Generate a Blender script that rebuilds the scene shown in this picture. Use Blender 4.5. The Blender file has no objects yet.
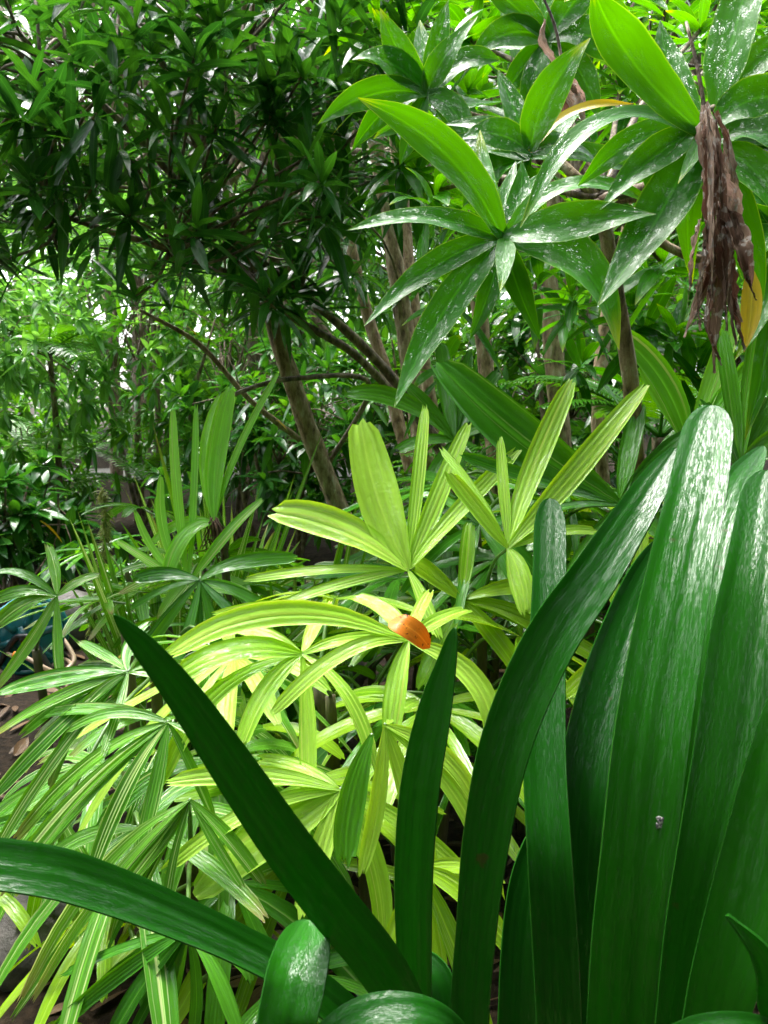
import bpy, math, random
import numpy as np
from mathutils import Vector
R = math.radians
SC = bpy.context.scene
COL = SC.collection
rng = np.random.default_rng(11)
random.seed(11)

# ------------------------------------------------------------------ camera
CAM = np.array([0.0, 0.0, 1.05])
PITCH = R(-8.0)
FPX = 796.0
FWD = np.array([0, math.cos(PITCH), math.sin(PITCH)])
UPV = np.array([0, -math.sin(PITCH), math.cos(PITCH)])
RGT = np.array([1.0, 0, 0])
UP = np.array([0, 0, 1.0])


def P(x, y, d):
    """world point seen at pixel x, y at forward distance d"""
    return CAM + d * (FWD + (x - 384) / FPX * RGT + (512 - y) / FPX * UPV)


def nrm(v):
    v = np.asarray(v, float)
    l = np.linalg.norm(v, axis=-1, keepdims=True)
    return v / np.maximum(l, 1e-9)


def ground_z(x, y):
    x = np.asarray(x, float); y = np.asarray(y, float)
    z = 0.03 * np.sin(x * 1.9 + 0.6) * np.cos(y * 1.3) + 0.015 * np.sin(x * 5.3 + y * 4.1)
    z = z + 0.16 * np.exp(-((x - .15) ** 2 + (y - .75) ** 2) / .25)
    z = z + 0.02 * np.clip(y - 5, 0, 12)
    return z


# ------------------------------------------------------------------ mesh collector
class MB:
    def __init__(self):
        self.v, self.f, self.uv, self.r, self.n = [], [], [], [], 0

    def grid(self, V, UVg, rnd=0.5, close=False):
        """V (n,m,3) grid of points, UVg (n,m,2)"""
        n, m = V.shape[:2]
        idx = np.arange(n * m).reshape(n, m) + self.n
        if close:
            a, b = idx, np.roll(idx, -1, axis=1)
        else:
            a, b = idx[:, :-1], idx[:, 1:]
        q = np.stack([a[:-1], b[:-1], b[1:], a[1:]], -1).reshape(-1, 4)
        self.v.append(V.reshape(-1, 3)); self.uv.append(UVg.reshape(-1, 2))
        self.r.append(np.full(n * m, rnd)); self.f.append(q); self.n += n * m

    def build(self, name, mat, parent=None, loc=(0, 0, 0), smooth=True):
        V = np.concatenate(self.v) - np.asarray(loc); F = np.concatenate(self.f)
        UVs = np.concatenate(self.uv); Rn = np.concatenate(self.r)
        me = bpy.data.meshes.new(name)
        me.vertices.add(len(V)); me.vertices.foreach_set('co', V.astype(np.float32).ravel())
        me.loops.add(F.size); me.loops.foreach_set('vertex_index', F.astype(np.int32).ravel())
        me.polygons.add(len(F))
        me.polygons.foreach_set('loop_start', (np.arange(len(F)) * 4).astype(np.int32))
        me.polygons.foreach_set('loop_total', np.full(len(F), 4, np.int32))
        me.update(calc_edges=True)
        me.polygons.foreach_set('use_smooth', np.full(len(F), smooth, bool))
        ul = me.uv_layers.new(name='UVMap')
        ul.data.foreach_set('uv', UVs[F.ravel()].astype(np.float32).ravel())
        at = me.attributes.new('rnd', 'FLOAT', 'POINT'); at.data.foreach_set('value', Rn.astype(np.float32))
        me.materials.append(mat)
        o = bpy.data.objects.new(name, me); COL.objects.link(o)
        if parent is not None:
            o.parent = parent
            # parents are unrotated empties: child coordinates are relative to them
            pl = np.zeros(3); q = parent
            while q is not None:
                pl += np.array(q.location); q = q.parent
            co = V - pl
            me.vertices.foreach_set('co', co.astype(np.float32).ravel())
        me.update()
        return o


def spline(ctrl, n):
    """Catmull-Rom through ctrl (k,dim), n samples"""
    c = np.asarray(ctrl, float); k = len(c)
    if k == 2:
        t = np.linspace(0, 1, n)[:, None]
        return c[0] * (1 - t) + c[1] * t
    e = np.vstack([2 * c[0] - c[1], c, 2 * c[-1] - c[-2]])
    s = np.linspace(0, k - 1 - 1e-9, n); i = s.astype(int); t = (s - i)[:, None]
    p0, p1, p2, p3 = e[i], e[i + 1], e[i + 2], e[i + 3]
    return 0.5 * (2 * p1 + (p2 - p0) * t + (2 * p0 - 5 * p1 + 4 * p2 - p3) * t * t + (3 * p1 - p0 - 3 * p2 + p3) * t ** 3)


def ribbon(mb, pts, W, F, nu=4, fold=0.0, curl=0.0, pleat=0.0, ribs=3, rnd=0.5, jag=0.0, wob=0.0, twist=0.0, vscale=1.0, ripple=0.0):
    """leaf blade along pts (n,3), full widths W (n), wanted normals F (3 or n,3)"""
    n = len(pts)
    T = nrm(np.gradient(pts, axis=0))
    F = np.broadcast_to(np.asarray(F, float), (n, 3))
    S = nrm(np.cross(T, F)); N = nrm(np.cross(S, T))
    if twist or wob:
        a = twist * np.linspace(0, 1, n) + wob * np.sin(np.linspace(0, 5, n) + rnd * 20)
        ca, sa = np.cos(a)[:, None], np.sin(a)[:, None]
        S, N = S * ca + N * sa, N * ca - S * sa
    u = np.linspace(-1, 1, nu + 1)
    h = fold * np.abs(u) + curl * u * u
    if pleat:
        h = h + pleat * np.abs(((u * .5 + .5) * ribs * 2) % 2 - 1)
    W = np.asarray(W)[:, None, None]
    H = np.broadcast_to(h[None, :], (n, nu + 1)).copy()
    if ripple:      # shallow lengthwise flutes that wander a little
        q = np.linspace(0, 1, n)[:, None]; p = rnd * 37
        H += ripple * (np.cos(7.3 * u[None, :] + p + 1.6 * np.sin(4 * q + p)) + .6 * np.cos(13 * u[None, :] + 2 * p + 2 * np.sin(6 * q + 2 * p)) + .8 * np.sin(9 * q + p) * np.abs(u[None, :]) ** 2)
    V = pts[:, None, :] + S[:, None, :] * (u[None, :, None] * W / 2) + N[:, None, :] * (H[:, :, None] * W / 2)
    if jag:
        V[-1] += T[-1] * (rng.uniform(-1, .3, nu + 1)[:, None] * jag)
    UVg = np.stack(np.broadcast_arrays((u * .5 + .5)[None, :], np.linspace(0, 1, n)[:, None] * vscale), -1)
    mb.grid(V, UVg, rnd)


def tube(mb, ctrl, rad, n=12, m=7, rnd=0.5, rough=0.0):
    c = spline(ctrl, n); r = np.interp(np.linspace(0, 1, n), np.linspace(0, 1, len(rad)), rad)
    T = nrm(np.gradient(c, axis=0))
    ref = np.array([0.31, 0.22, 0.92]) if abs(T[0][2]) < .8 else np.array([0.93, 0.3, 0.1])
    S = nrm(np.cross(T, ref)); N = np.cross(S, T)
    a = np.linspace(0, 2 * np.pi, m, endpoint=False)
    rr = r[:, None] * (1 + rough * rng.uniform(-1, 1, (n, m)))
    V = c[:, None] + (S[:, None] * np.cos(a)[None, :, None] + N[:, None] * np.sin(a)[None, :, None]) * rr[..., None]
    L = np.concatenate([[0], np.cumsum(np.linalg.norm(np.diff(c, axis=0), axis=1))])
    UVg = np.stack(np.broadcast_arrays((a / (2 * np.pi))[None, :], L[:, None]), -1)
    # close the ends with a tiny ring
    V = np.concatenate([c[:1, None].repeat(m, 1), V, c[-1:, None].repeat(m, 1)])
    UVg = np.concatenate([UVg[:1], UVg, UVg[-1:]])
    mb.grid(V, UVg, rnd, close=True)


# ------------------------------------------------------------------ objects helpers
def thing(name, label, cat, loc=(0, 0, 0), group=None):
    o = bpy.data.objects.new(name, None); COL.objects.link(o)
    o.location = loc; o['label'] = label; o['category'] = cat; o.empty_display_size = .1
    if group: o['group'] = group
    return o


def tag(o, label, cat, group=None, kind=None):
    o['label'] = label; o['category'] = cat
    if group: o['group'] = group
    if kind: o['kind'] = kind
    return o


# ------------------------------------------------------------------ materials
def new_mat(name):
    m = bpy.data.materials.new(name); m.use_nodes = True
    nt = m.node_tree; nt.nodes.clear()
    return m, nt, nt.nodes.new


def rgb(c): return (c[0], c[1], c[2], 1)


def leaf_mat(name, c1, c2, trans=.3, tcol=None, rough=.32, stripes=None, scol=(.6, .65, .35), ribs=0, wet=.8, wetscale=(30, 40),
             edge=None, tipc=None, blotch=None, bump=.12, drops=0.0, spec=.13, ribamp=.35, cbump=None, rib=.35, mask=(12, 8), mlev=.53):
    m, nt, new = new_mat(name); ln = nt.links.new
    out = new('ShaderNodeOutputMaterial'); pb = new('ShaderNodeBsdfPrincipled'); tr = new('ShaderNodeBsdfTranslucent')
    mix = new('ShaderNodeMixShader'); ln(mix.outputs[0], out.inputs[0]); ln(pb.outputs[0], mix.inputs[1]); ln(tr.outputs[0], mix.inputs[2])
    mix.inputs[0].default_value = trans
    uv = new('ShaderNodeUVMap'); sep = new('ShaderNodeSeparateXYZ'); ln(uv.outputs[0], sep.inputs[0])
    at = new('ShaderNodeAttribute'); at.attribute_name = 'rnd'
    oi = new('ShaderNodeObjectInfo')
    ad = new('ShaderNodeMath'); ad.operation = 'MULTIPLY_ADD'; ln(oi.outputs['Random'], ad.inputs[0]); ad.inputs[1].default_value = .35; ln(at.outputs['Fac'], ad.inputs[2])
    sb = new('ShaderNodeMath'); sb.operation = 'SUBTRACT'; ln(ad.outputs[0], sb.inputs[0]); sb.inputs[1].default_value = .17; sb.use_clamp = True
    # stretched leaf noise
    mp = new('ShaderNodeVectorMath'); mp.operation = 'MULTIPLY_ADD'; ln(uv.outputs[0], mp.inputs[0]); mp.inputs[1].default_value = (9, 3, 1)
    cb = new('ShaderNodeCombineXYZ'); m20 = new('ShaderNodeMath'); m20.operation = 'MULTIPLY'; ln(at.outputs['Fac'], m20.inputs[0]); m20.inputs[1].default_value = 57
    for i in range(3): ln(m20.outputs[0], cb.inputs[i])
    ln(cb.outputs[0], mp.inputs[2])
    nz = new('ShaderNodeTexNoise'); ln(mp.outputs[0], nz.inputs['Vector']); nz.inputs['Scale'].default_value = 1; nz.inputs['Detail'].default_value = 4
    mA = new('ShaderNodeMix'); mA.data_type = 'RGBA'; ln(sb.outputs[0], mA.inputs[0]); mA.inputs[6].default_value = rgb(c1); mA.inputs[7].default_value = rgb(c2)
    hv = new('ShaderNodeHueSaturation'); ln(mA.outputs[2], hv.inputs['Color'])
    vr = new('ShaderNodeMapRange'); ln(nz.outputs[0], vr.inputs[0]); vr.inputs[3].default_value = .65; vr.inputs[4].default_value = 1.35
    ln(vr.outputs[0], hv.inputs['Value'])
    col = hv.outputs[0]
    if stripes:     # pale variegation running along the blade
        sm = new('ShaderNodeVectorMath'); sm.operation = 'MULTIPLY_ADD'; ln(uv.outputs[0], sm.inputs[0]); sm.inputs[1].default_value = (stripes[0], .35, 1); ln(cb.outputs[0], sm.inputs[2])
        sn = new('ShaderNodeTexNoise'); ln(sm.outputs[0], sn.inputs['Vector']); sn.inputs['Scale'].default_value = 1; sn.inputs['Detail'].default_value = 2
        sr = new('ShaderNodeMapRange'); ln(sn.outputs[0], sr.inputs[0]); sr.inputs[1].default_value = stripes[1]; sr.inputs[2].default_value = stripes[1] + .07
        sx = new('ShaderNodeMix'); sx.data_type = 'RGBA'; ln(sr.outputs[0], sx.inputs[0]); ln(col, sx.inputs[6]); sx.inputs[7].default_value = rgb(scol)
        col = sx.outputs[2]
    # midrib: a thin paler line
    ab = new('ShaderNodeMath'); ab.operation = 'SUBTRACT'; ln(sep.outputs[0], ab.inputs[0]); ab.inputs[1].default_value = .5
    ab2 = new('ShaderNodeMath'); ab2.operation = 'ABSOLUTE'; ln(ab.outputs[0], ab2.inputs[0])
    mr = new('ShaderNodeMapRange'); ln(ab2.outputs[0], mr.inputs[0]); mr.inputs[1].default_value = 0; mr.inputs[2].default_value = .05; mr.inputs[3].default_value = rib; mr.inputs[4].default_value = 0
    mm = new('ShaderNodeMix'); mm.data_type = 'RGBA'; ln(mr.outputs[0], mm.inputs[0]); ln(col, mm.inputs[6]); mm.inputs[7].default_value = rgb([min(1, x * 1.9 + .02) for x in c2])
    col = mm.outputs[2]
    if edge:        # pale margin
        er = new('ShaderNodeMapRange'); ln(ab2.outputs[0], er.inputs[0]); er.inputs[1].default_value = .465; er.inputs[2].default_value = .495
        em = new('ShaderNodeMix'); em.data_type = 'RGBA'; ln(er.outputs[0], em.inputs[0]); ln(col, em.inputs[6]); em.inputs[7].default_value = rgb(edge); col = em.outputs[2]
    if tipc:        # yellowing leaf ends
        ta = new('ShaderNodeMath'); ta.operation = 'MULTIPLY_ADD'; ln(nz.outputs[0], ta.inputs[0]); ta.inputs[1].default_value = .35; ln(sep.outputs[1], ta.inputs[2])
        t2 = new('ShaderNodeMath'); t2.operation = 'MULTIPLY_ADD'; ln(at.outputs['Fac'], t2.inputs[0]); t2.inputs[1].default_value = .3; ln(ta.outputs[0], t2.inputs[2])
        tm = new('ShaderNodeMapRange'); ln(t2.outputs[0], tm.inputs[0]); tm.inputs[1].default_value = 1.22; tm.inputs[2].default_value = 1.5
        tx = new('ShaderNodeMix'); tx.data_type = 'RGBA'; ln(tm.outputs[0], tx.inputs[0]); ln(col, tx.inputs[6]); tx.inputs[7].default_value = rgb(tipc); col = tx.outputs[2]
    if blotch:
        tc = new('ShaderNodeTexCoord'); bn = new('ShaderNodeTexNoise'); ln(tc.outputs['Object'], bn.inputs['Vector']); bn.inputs['Scale'].default_value = blotch[0]; bn.inputs['Detail'].default_value = 5
        br = new('ShaderNodeMapRange'); ln(bn.outputs[0], br.inputs[0]); br.inputs[1].default_value = blotch[1]; br.inputs[2].default_value = blotch[1] + .05
        bx = new('ShaderNodeMix'); bx.data_type = 'RGBA'; ln(br.outputs[0], bx.inputs[0]); ln(col, bx.inputs[6]); bx.inputs[7].default_value = rgb(blotch[2]); col = bx.outputs[2]
    ln(col, pb.inputs['Base Color']); pb.inputs['Specular IOR Level'].default_value = spec
    th = new('ShaderNodeHueSaturation'); ln(col, th.inputs['Color']); th.inputs['Hue'].default_value = .48; th.inputs['Saturation'].default_value = 1.1; th.inputs['Value'].default_value = 1.7
    ln(th.outputs[0], tr.inputs['Color'])
    # wet film: broken gloss
    wm = new('ShaderNodeVectorMath'); wm.operation = 'MULTIPLY_ADD'; ln(uv.outputs[0], wm.inputs[0]); wm.inputs[1].default_value = (wetscale[0], wetscale[1], 1); ln(cb.outputs[0], wm.inputs[2])
    wn = new('ShaderNodeTexNoise'); ln(wm.outputs[0], wn.inputs['Vector']); wn.inputs['Scale'].default_value = 1; wn.inputs['Detail'].default_value = 6; wn.inputs['Roughness'].default_value = .7
    rr = new('ShaderNodeMapRange'); ln(wn.outputs[0], rr.inputs[0]); rr.inputs[1].default_value = .35; rr.inputs[2].default_value = .7; rr.inputs[3].default_value = rough * .45; rr.inputs[4].default_value = rough * 1.35
    ln(rr.outputs[0], pb.inputs['Roughness'])
    km = new('ShaderNodeVectorMath'); km.operation = 'MULTIPLY_ADD'; ln(uv.outputs[0], km.inputs[0]); km.inputs[1].default_value = (mask[0], mask[1], 1); ln(cb.outputs[0], km.inputs[2])
    kn = new('ShaderNodeTexNoise'); ln(km.outputs[0], kn.inputs['Vector']); kn.inputs['Scale'].default_value = 1; kn.inputs['Detail'].default_value = 7; kn.inputs['Roughness'].default_value = .68
    wr = new('ShaderNodeMapRange'); ln(kn.outputs[0], wr.inputs[0]); wr.inputs[1].default_value = mlev - .03; wr.inputs[2].default_value = mlev + .05; wr.inputs[3].default_value = wet * .06; wr.inputs[4].default_value = wet
    ln(wr.outputs[0], pb.inputs['Coat Weight']); pb.inputs['Coat Roughness'].default_value = .035; pb.inputs['Coat IOR'].default_value = 1.8
    bp = new('ShaderNodeBump'); bp.inputs['Strength'].default_value = bump; bp.inputs['Distance'].default_value = .004
    hsrc = wn.outputs[0]
    if ribs:
        rm = new('ShaderNodeMath'); rm.operation = 'MULTIPLY'; ln(sep.outputs[0], rm.inputs[0]); rm.inputs[1].default_value = ribs * 2 * math.pi
        rs = new('ShaderNodeMath'); rs.operation = 'SINE'; ln(rm.outputs[0], rs.inputs[0])
        ra = new('ShaderNodeMath'); ra.operation = 'MULTIPLY_ADD'; ln(rs.outputs[0], ra.inputs[0]); ra.inputs[1].default_value = ribamp; ln(wn.outputs[0], ra.inputs[2]); hsrc = ra.outputs[0]
    ln(hsrc, bp.inputs['Height']); ln(bp.outputs[0], pb.inputs['Normal'])
    b2 = new('ShaderNodeBump'); b2.inputs['Strength'].default_value = (bump * 1.4 if cbump is None else cbump) + drops; b2.inputs['Distance'].default_value = .003
    if drops:
        tc2 = new('ShaderNodeTexCoord'); vo = new('ShaderNodeTexVoronoi'); ln(tc2.outputs['Object'], vo.inputs['Vector']); vo.inputs['Scale'].default_value = 330
        vr2 = new('ShaderNodeMapRange'); ln(vo.outputs['Distance'], vr2.inputs[0]); vr2.inputs[1].default_value = .1; vr2.inputs[2].default_value = .45; vr2.inputs[3].default_value = 1; vr2.inputs[4].default_value = 0
        va = new('ShaderNodeMath'); va.operation = 'ADD'; ln(vr2.outputs[0], va.inputs[0]); ln(wn.outputs[0], va.inputs[1]); ln(va.outputs[0], b2.inputs['Height'])
    else:
        ln(wn.outputs[0], b2.inputs['Height'])
    ln(b2.outputs[0], pb.inputs['Coat Normal'])
    return m


def noise_mat(name, stops, scale=8, rough=.8, bump=.4, stretch=(1, 1, 1), detail=6, coat=0.0, coord='Object', spec=.5, dist=.02):
    m, nt, new = new_mat(name); ln = nt.links.new
    out = new('ShaderNodeOutputMaterial'); pb = new('ShaderNodeBsdfPrincipled'); ln(pb.outputs[0], out.inputs[0])
    tc = new('ShaderNodeTexCoord'); mp = new('ShaderNodeVectorMath'); mp.operation = 'MULTIPLY'; ln(tc.outputs[coord], mp.inputs[0]); mp.inputs[1].default_value = stretch
    nz = new('ShaderNodeTexNoise'); ln(mp.outputs[0], nz.inputs['Vector']); nz.inputs['Scale'].default_value = scale; nz.inputs['Detail'].default_value = detail; nz.inputs['Roughness'].default_value = .65
    cr = new('ShaderNodeValToRGB'); ln(nz.outputs[0], cr.inputs[0])
    el = cr.color_ramp.elements
    el[0].position, el[0].color = stops[0][0], rgb(stops[0][1]); el[1].position, el[1].color = stops[-1][0], rgb(stops[-1][1])
    for p, c in stops[1:-1]:
        e = el.new(p); e.color = rgb(c)
    ln(cr.outputs[0], pb.inputs['Base Color'])
    pb.inputs['Roughness'].default_value = rough; pb.inputs['Coat Weight'].default_value = coat; pb.inputs['Coat Roughness'].default_value = .15
    pb.inputs['Specular IOR Level'].default_value = spec
    bp = new('ShaderNodeBump'); bp.inputs['Strength'].default_value = bump; bp.inputs['Distance'].default_value = dist
    ln(nz.outputs[0], bp.inputs['Height']); ln(bp.outputs[0], pb.inputs['Normal'])
    return m


M = dict(
    crinum=leaf_mat('strap_leaf', (.007, .085, .004), (.020, .165, .006), trans=.42, rough=.24, ribs=9, ribamp=.05, wet=1.0, wetscale=(60, 60), bump=.16, edge=(.02, .13, .012), drops=.0, spec=.07, cbump=.26, rib=.04, mask=(46, 60), mlev=.515, blotch=(38, .70, (.05, .075, .012))),
    lime=leaf_mat('lime_palm', (.25, .50, .035), (.38, .63, .07), trans=.30, rough=.3, ribs=4, wet=.7, wetscale=(10, 30), bump=.4, stripes=(11, .60), scol=(.46, .62, .10)),
    striped=leaf_mat('striped_palm', (.055, .22, .016), (.13, .35, .028), trans=.30, rough=.25, ribs=5, wet=1.0, wetscale=(10, 30), bump=.35, tipc=(.22, .15, .05), stripes=(9, .585), scol=(.50, .62, .24)),
    palm=leaf_mat('green_palm', (.030, .16, .010), (.075, .27, .014), trans=.28, rough=.25, ribs=5, wet=1.0, wetscale=(10, 30), bump=.22, stripes=(13, .66), scol=(.2, .34, .08)),
    midlime=leaf_mat('yellow_green_palm', (.15, .34, .014), (.28, .48, .02), trans=.35, rough=.28, ribs=4, wet=.9, wetscale=(10, 30), bump=.2, stripes=(12, .60), scol=(.3, .44, .08)),
    drac=leaf_mat('glossy_rosette_leaf', (.018, .135, .006), (.05, .25, .008), trans=.40, rough=.2, wet=1.0, wetscale=(12, 26), bump=.22, edge=(.16, .34, .04), tipc=(.42, .5, .03), drops=.04, cbump=.35, spec=.08, mask=(7, 13), mlev=.545),
    dark=leaf_mat('dark_shrub_leaf', (.016, .090, .013), (.040, .165, .018), trans=.33, rough=.24, wet=1.0, wetscale=(8, 20), bump=.18, tipc=(.06, .2, .03)),
    mid=leaf_mat('mid_shrub_leaf', (.028, .13, .014), (.08, .25, .025), trans=.36, rough=.27, wet=.9, wetscale=(8, 20), bump=.15),
    pale=leaf_mat('pale_foliage', (.052, .195, .03), (.145, .35, .065), trans=.38, rough=.32, wet=.7, wetscale=(8, 20), bump=.12),
    fresh=leaf_mat('fresh_blade', (.11, .38, .03), (.22, .54, .06), trans=.42, rough=.25, ribs=5, wet=.9, wetscale=(10, 30), bump=.3, stripes=(9, .6), scol=(.4, .55, .14)),
    yellow=leaf_mat('yellow_leaf', (.5, .36, .03), (.6, .5, .05), trans=.3, rough=.4, wet=.5),
    orange=leaf_mat('orange_leaf', (.58, .17, .014), (.66, .24, .02), trans=.2, rough=.4, wet=.4, bump=.15, blotch=(150, .64, (.10, .028, .010))),
    dry=leaf_mat('dry_leaf', (.17, .095, .06), (.46, .33, .25), trans=.2, rough=.7, wet=.25, wetscale=(14, 10), bump=.7, blotch=(70, .57, (.50, .43, .38)), ribs=7),
    bark=noise_mat('tan_bark', [(.34, (.07, .042, .02)), (.45, (.25, .17, .09)), (.56, (.38, .28, .16)), (.66, (.50, .43, .30))], 44, .85, 1.0, (1, 1, .35), coat=.08),
    darkbark=noise_mat('dark_wet_bark', [(.36, (.035, .022, .012)), (.5, (.15, .098, .055)), (.66, (.32, .25, .16))], 40, .7, .8, (1, 1, .4), coat=.15),
    cane=noise_mat('palm_cane', [(.3, (.03, .028, .012)), (.6, (.09, .08, .03)), (.8, (.16, .13, .06))], 30, .6, .5, (1, 1, .3)),
    stem=noise_mat('green_stem', [(.3, (.05, .13, .02)), (.7, (.11, .22, .03))], 30, .4, .1, (1, 1, .3), coat=.5),
    mulch=noise_mat('mulch', [(.25, (.006, .004, .0025)), (.45, (.014, .009, .005)), (.6, (.034, .022, .012)), (.78, (.07, .048, .03))], 32, .9, .9, (1, 1, 1), detail=9, coat=0, dist=.03, spec=.15),
    litter=leaf_mat('litter_leaf', (.05, .028, .014), (.17, .10, .05), trans=.05, rough=.5, wet=.6, bump=.4),
    path=noise_mat('wet_gravel', [(.3, (.06, .055, .048)), (.7, (.15, .14, .125))], 60, .8, .5, coat=.05),
    rock=noise_mat('wet_rock', [(.3, (.022, .018, .016)), (.5, (.075, .066, .06)), (.68, (.14, .125, .112)), (.8, (.04, .06, .02))], 14, .8, .8, coat=.05, detail=9),
    teal=noise_mat('teal_plastic', [(.3, (.006, .13, .16)), (.7, (.010, .19, .23))], 20, .28, .05, coat=.5),
    hose=noise_mat('beige_hose', [(.3, (.42, .30, .2)), (.7, (.55, .42, .30))], 40, .4, .05),
    oplastic=noise_mat('orange_plastic', [(.3, (.6, .2, .015)), (.7, (.7, .27, .02))], 30, .35, .05),
    black=noise_mat('black_plastic', [(.3, (.012, .012, .012)), (.7, (.03, .03, .03))], 30, .4, .05),
    fluff=leaf_mat('fuzzy_shoot', (.2, .26, .06), (.36, .40, .14), trans=.3, rough=.5, wet=.2),
    fibre=noise_mat('brown_fibre', [(.3, (.04, .02, .01)), (.7, (.13, .07, .035))], 60, .8, .3),
    dropping=noise_mat('white_fleck', [(.45, (.03, .03, .03)), (.55, (.7, .68, .62))], 220, .6, .1),
)

# ------------------------------------------------------------------ leaf builders
LANCE_T = np.array([0, .08, .22, .42, .62, .8, .92, 1.0])
LANCE_W = np.array([.30, .50, .85, 1.0, .90, .58, .26, .02])
STRAP_W = np.array([.16, .40, .74, .96, 1.0, .90, .72, .42])


def view_comp(pts, F):
    """how much of a blade's width shows from the camera (0.45..1)"""
    T = nrm(np.gradient(pts, axis=0)); S = nrm(np.cross(T, np.broadcast_to(F, pts.shape)))
    V = nrm(pts - CAM)
    s = np.sqrt(np.clip(1 - (S * V).sum(1) ** 2, 0, 1))
    return np.clip(s.mean(), .5, 1)


def px_leaf(mb, hub, tip, w, bow=(0, 0), prof=LANCE_W, F=None, dmid=None, n=14, **kw):
    """one blade from hub (x,y,d) to tip (x,y,d); bow shifts the middle, w its width in photo pixels at the middle"""
    h = np.array(hub, float); t = np.array(tip, float)
    mid = (h + t) / 2 + np.array([bow[0], bow[1], 0 if dmid is None else dmid])
    c = np.array([P(*h), P(*((h * .5 + mid * .5) + np.array([bow[0], bow[1], 0]) * .25)), P(*mid), P(*((t * .5 + mid * .5) + np.array([bow[0], bow[1], 0]) * .25)), P(*t)])
    pts = spline(c, n)
    if F is None:
        F = nrm(nrm(CAM - pts) * .75 + UP * .55)
    d = (h[2] + t[2]) / 2
    ww = w * d / FPX / view_comp(pts, F)
    W = np.interp(np.linspace(0, 1, n), LANCE_T, prof) * ww
    ribbon(mb, pts, W, F, **kw)


def grow_leaf(mb, base, dirv, L, w, droop, prof=LANCE_W, n=7, nu=2, fold=.25, rnd=.5, F=None, **kw):
    """free leaf leaving base along dirv and bending down by droop"""
    t = np.linspace(0, 1, n)[:, None]
    d = nrm(dirv)
    pts = base + d * L * t * (1 - .12 * droop * t) - UP * (droop * L * .55 * t * t)
    if F is None:
        F = UP if abs(d[2]) < .9 else np.array([.3, -.9, .2])
        F = nrm(F + rng.normal(0, .25, 3))
    W = np.interp(t[:, 0], LANCE_T, prof) * w
    ribbon(mb, pts, W, F, nu=nu, fold=fold, rnd=rnd, **kw)


def basis(a):
    a = nrm(a); r = np.array([0, 0, 1.0]) if abs(a[2]) < .9 else np.array([1.0, 0, 0])
    x = nrm(np.cross(a, r)); return a, x, np.cross(a, x)


def rosette(mb, pos, axis, n, L, w, spread=(25, 105), droop=(.2, .8), n_seg=7, nu=2, fold=.22):
    a, x, y = basis(axis); ph = rng.uniform(0, 6.28)
    for i in range(n):
        f = (i + .5) / n
        th = R(spread[0] + (spread[1] - spread[0]) * f + rng.normal(0, 8)); p = ph + i * 2.4 + rng.normal(0, .2)
        d = a * math.cos(th) + (x * math.cos(p) + y * math.sin(p)) * math.sin(th)
        l = L * rng.uniform(.7, 1.1) * (1 - .25 * (1 - f))
        st = pos - a * L * .28 * f
        grow_leaf(mb, st, d, l, w * rng.uniform(.75, 1.15), rng.uniform(*droop), n=n_seg, nu=nu, fold=fold, rnd=rng.uniform())


# ------------------------------------------------------------------ ground, path
def build_ground():
    g = np.concatenate([-np.geomspace(90, 6, 16), np.linspace(-5.5, 5.5, 90), np.geomspace(6, 90, 16)])
    gy = np.concatenate([-np.geomspace(60, 2, 12), np.linspace(-1.6, 12, 120), np.geomspace(12.6, 150, 18)])
    X, Y = np.meshgrid(g, gy)
    Z = ground_z(X, Y)
    Z = Z + (rng.normal(0, .006, X.shape) * (np.abs(X) < 5) * (Y < 10))
    mb = MB(); mb.grid(np.stack([X, Y, Z], -1), np.stack([X, Y], -1))
    o = mb.build('ground', M['mulch']); o['kind'] = 'structure'
    mb = MB()
    s = np.linspace(0, 1, 50)
    cx = -9 + 11.5 * s; cy = 8.6 + 2.6 * s + .5 * np.sin(s * 5)
    V = np.stack([np.stack([cx, cy + o_, ground_z(cx, cy + o_) + .02 + .012 * (1 - abs(k - 3) / 3)], -1) for k, o_ in enumerate(np.linspace(-.7, .7, 7))], 1)
    mb.grid(V, V[..., :2]); o = mb.build('path', M['path']); o['kind'] = 'structure'
    # leaf litter
    mb = MB()
    for _ in range(2600):
        r = rng.uniform()
        y = rng.uniform(.5, 10) if r < .75 else rng.uniform(.6, 3); x = rng.uniform(-.62, .62) * (y + .8)
        L = rng.uniform(.03, .12); a = rng.uniform(0, 6.28)
        d = np.array([math.cos(a), math.sin(a), rng.uniform(-.05, .25)])
        grow_leaf(mb, np.array([x, y, float(ground_z(x, y)) + .012]), d, L, L * rng.uniform(.16, .4), rng.uniform(0, .3), n=5, nu=2, fold=rng.uniform(-.2, .4), rnd=rng.uniform())
    tag(mb.build('fallen_leaves', M['litter']), 'brown wet leaf litter strewn over the dark garden soil', 'leaf litter', kind='stuff')


build_ground()


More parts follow.
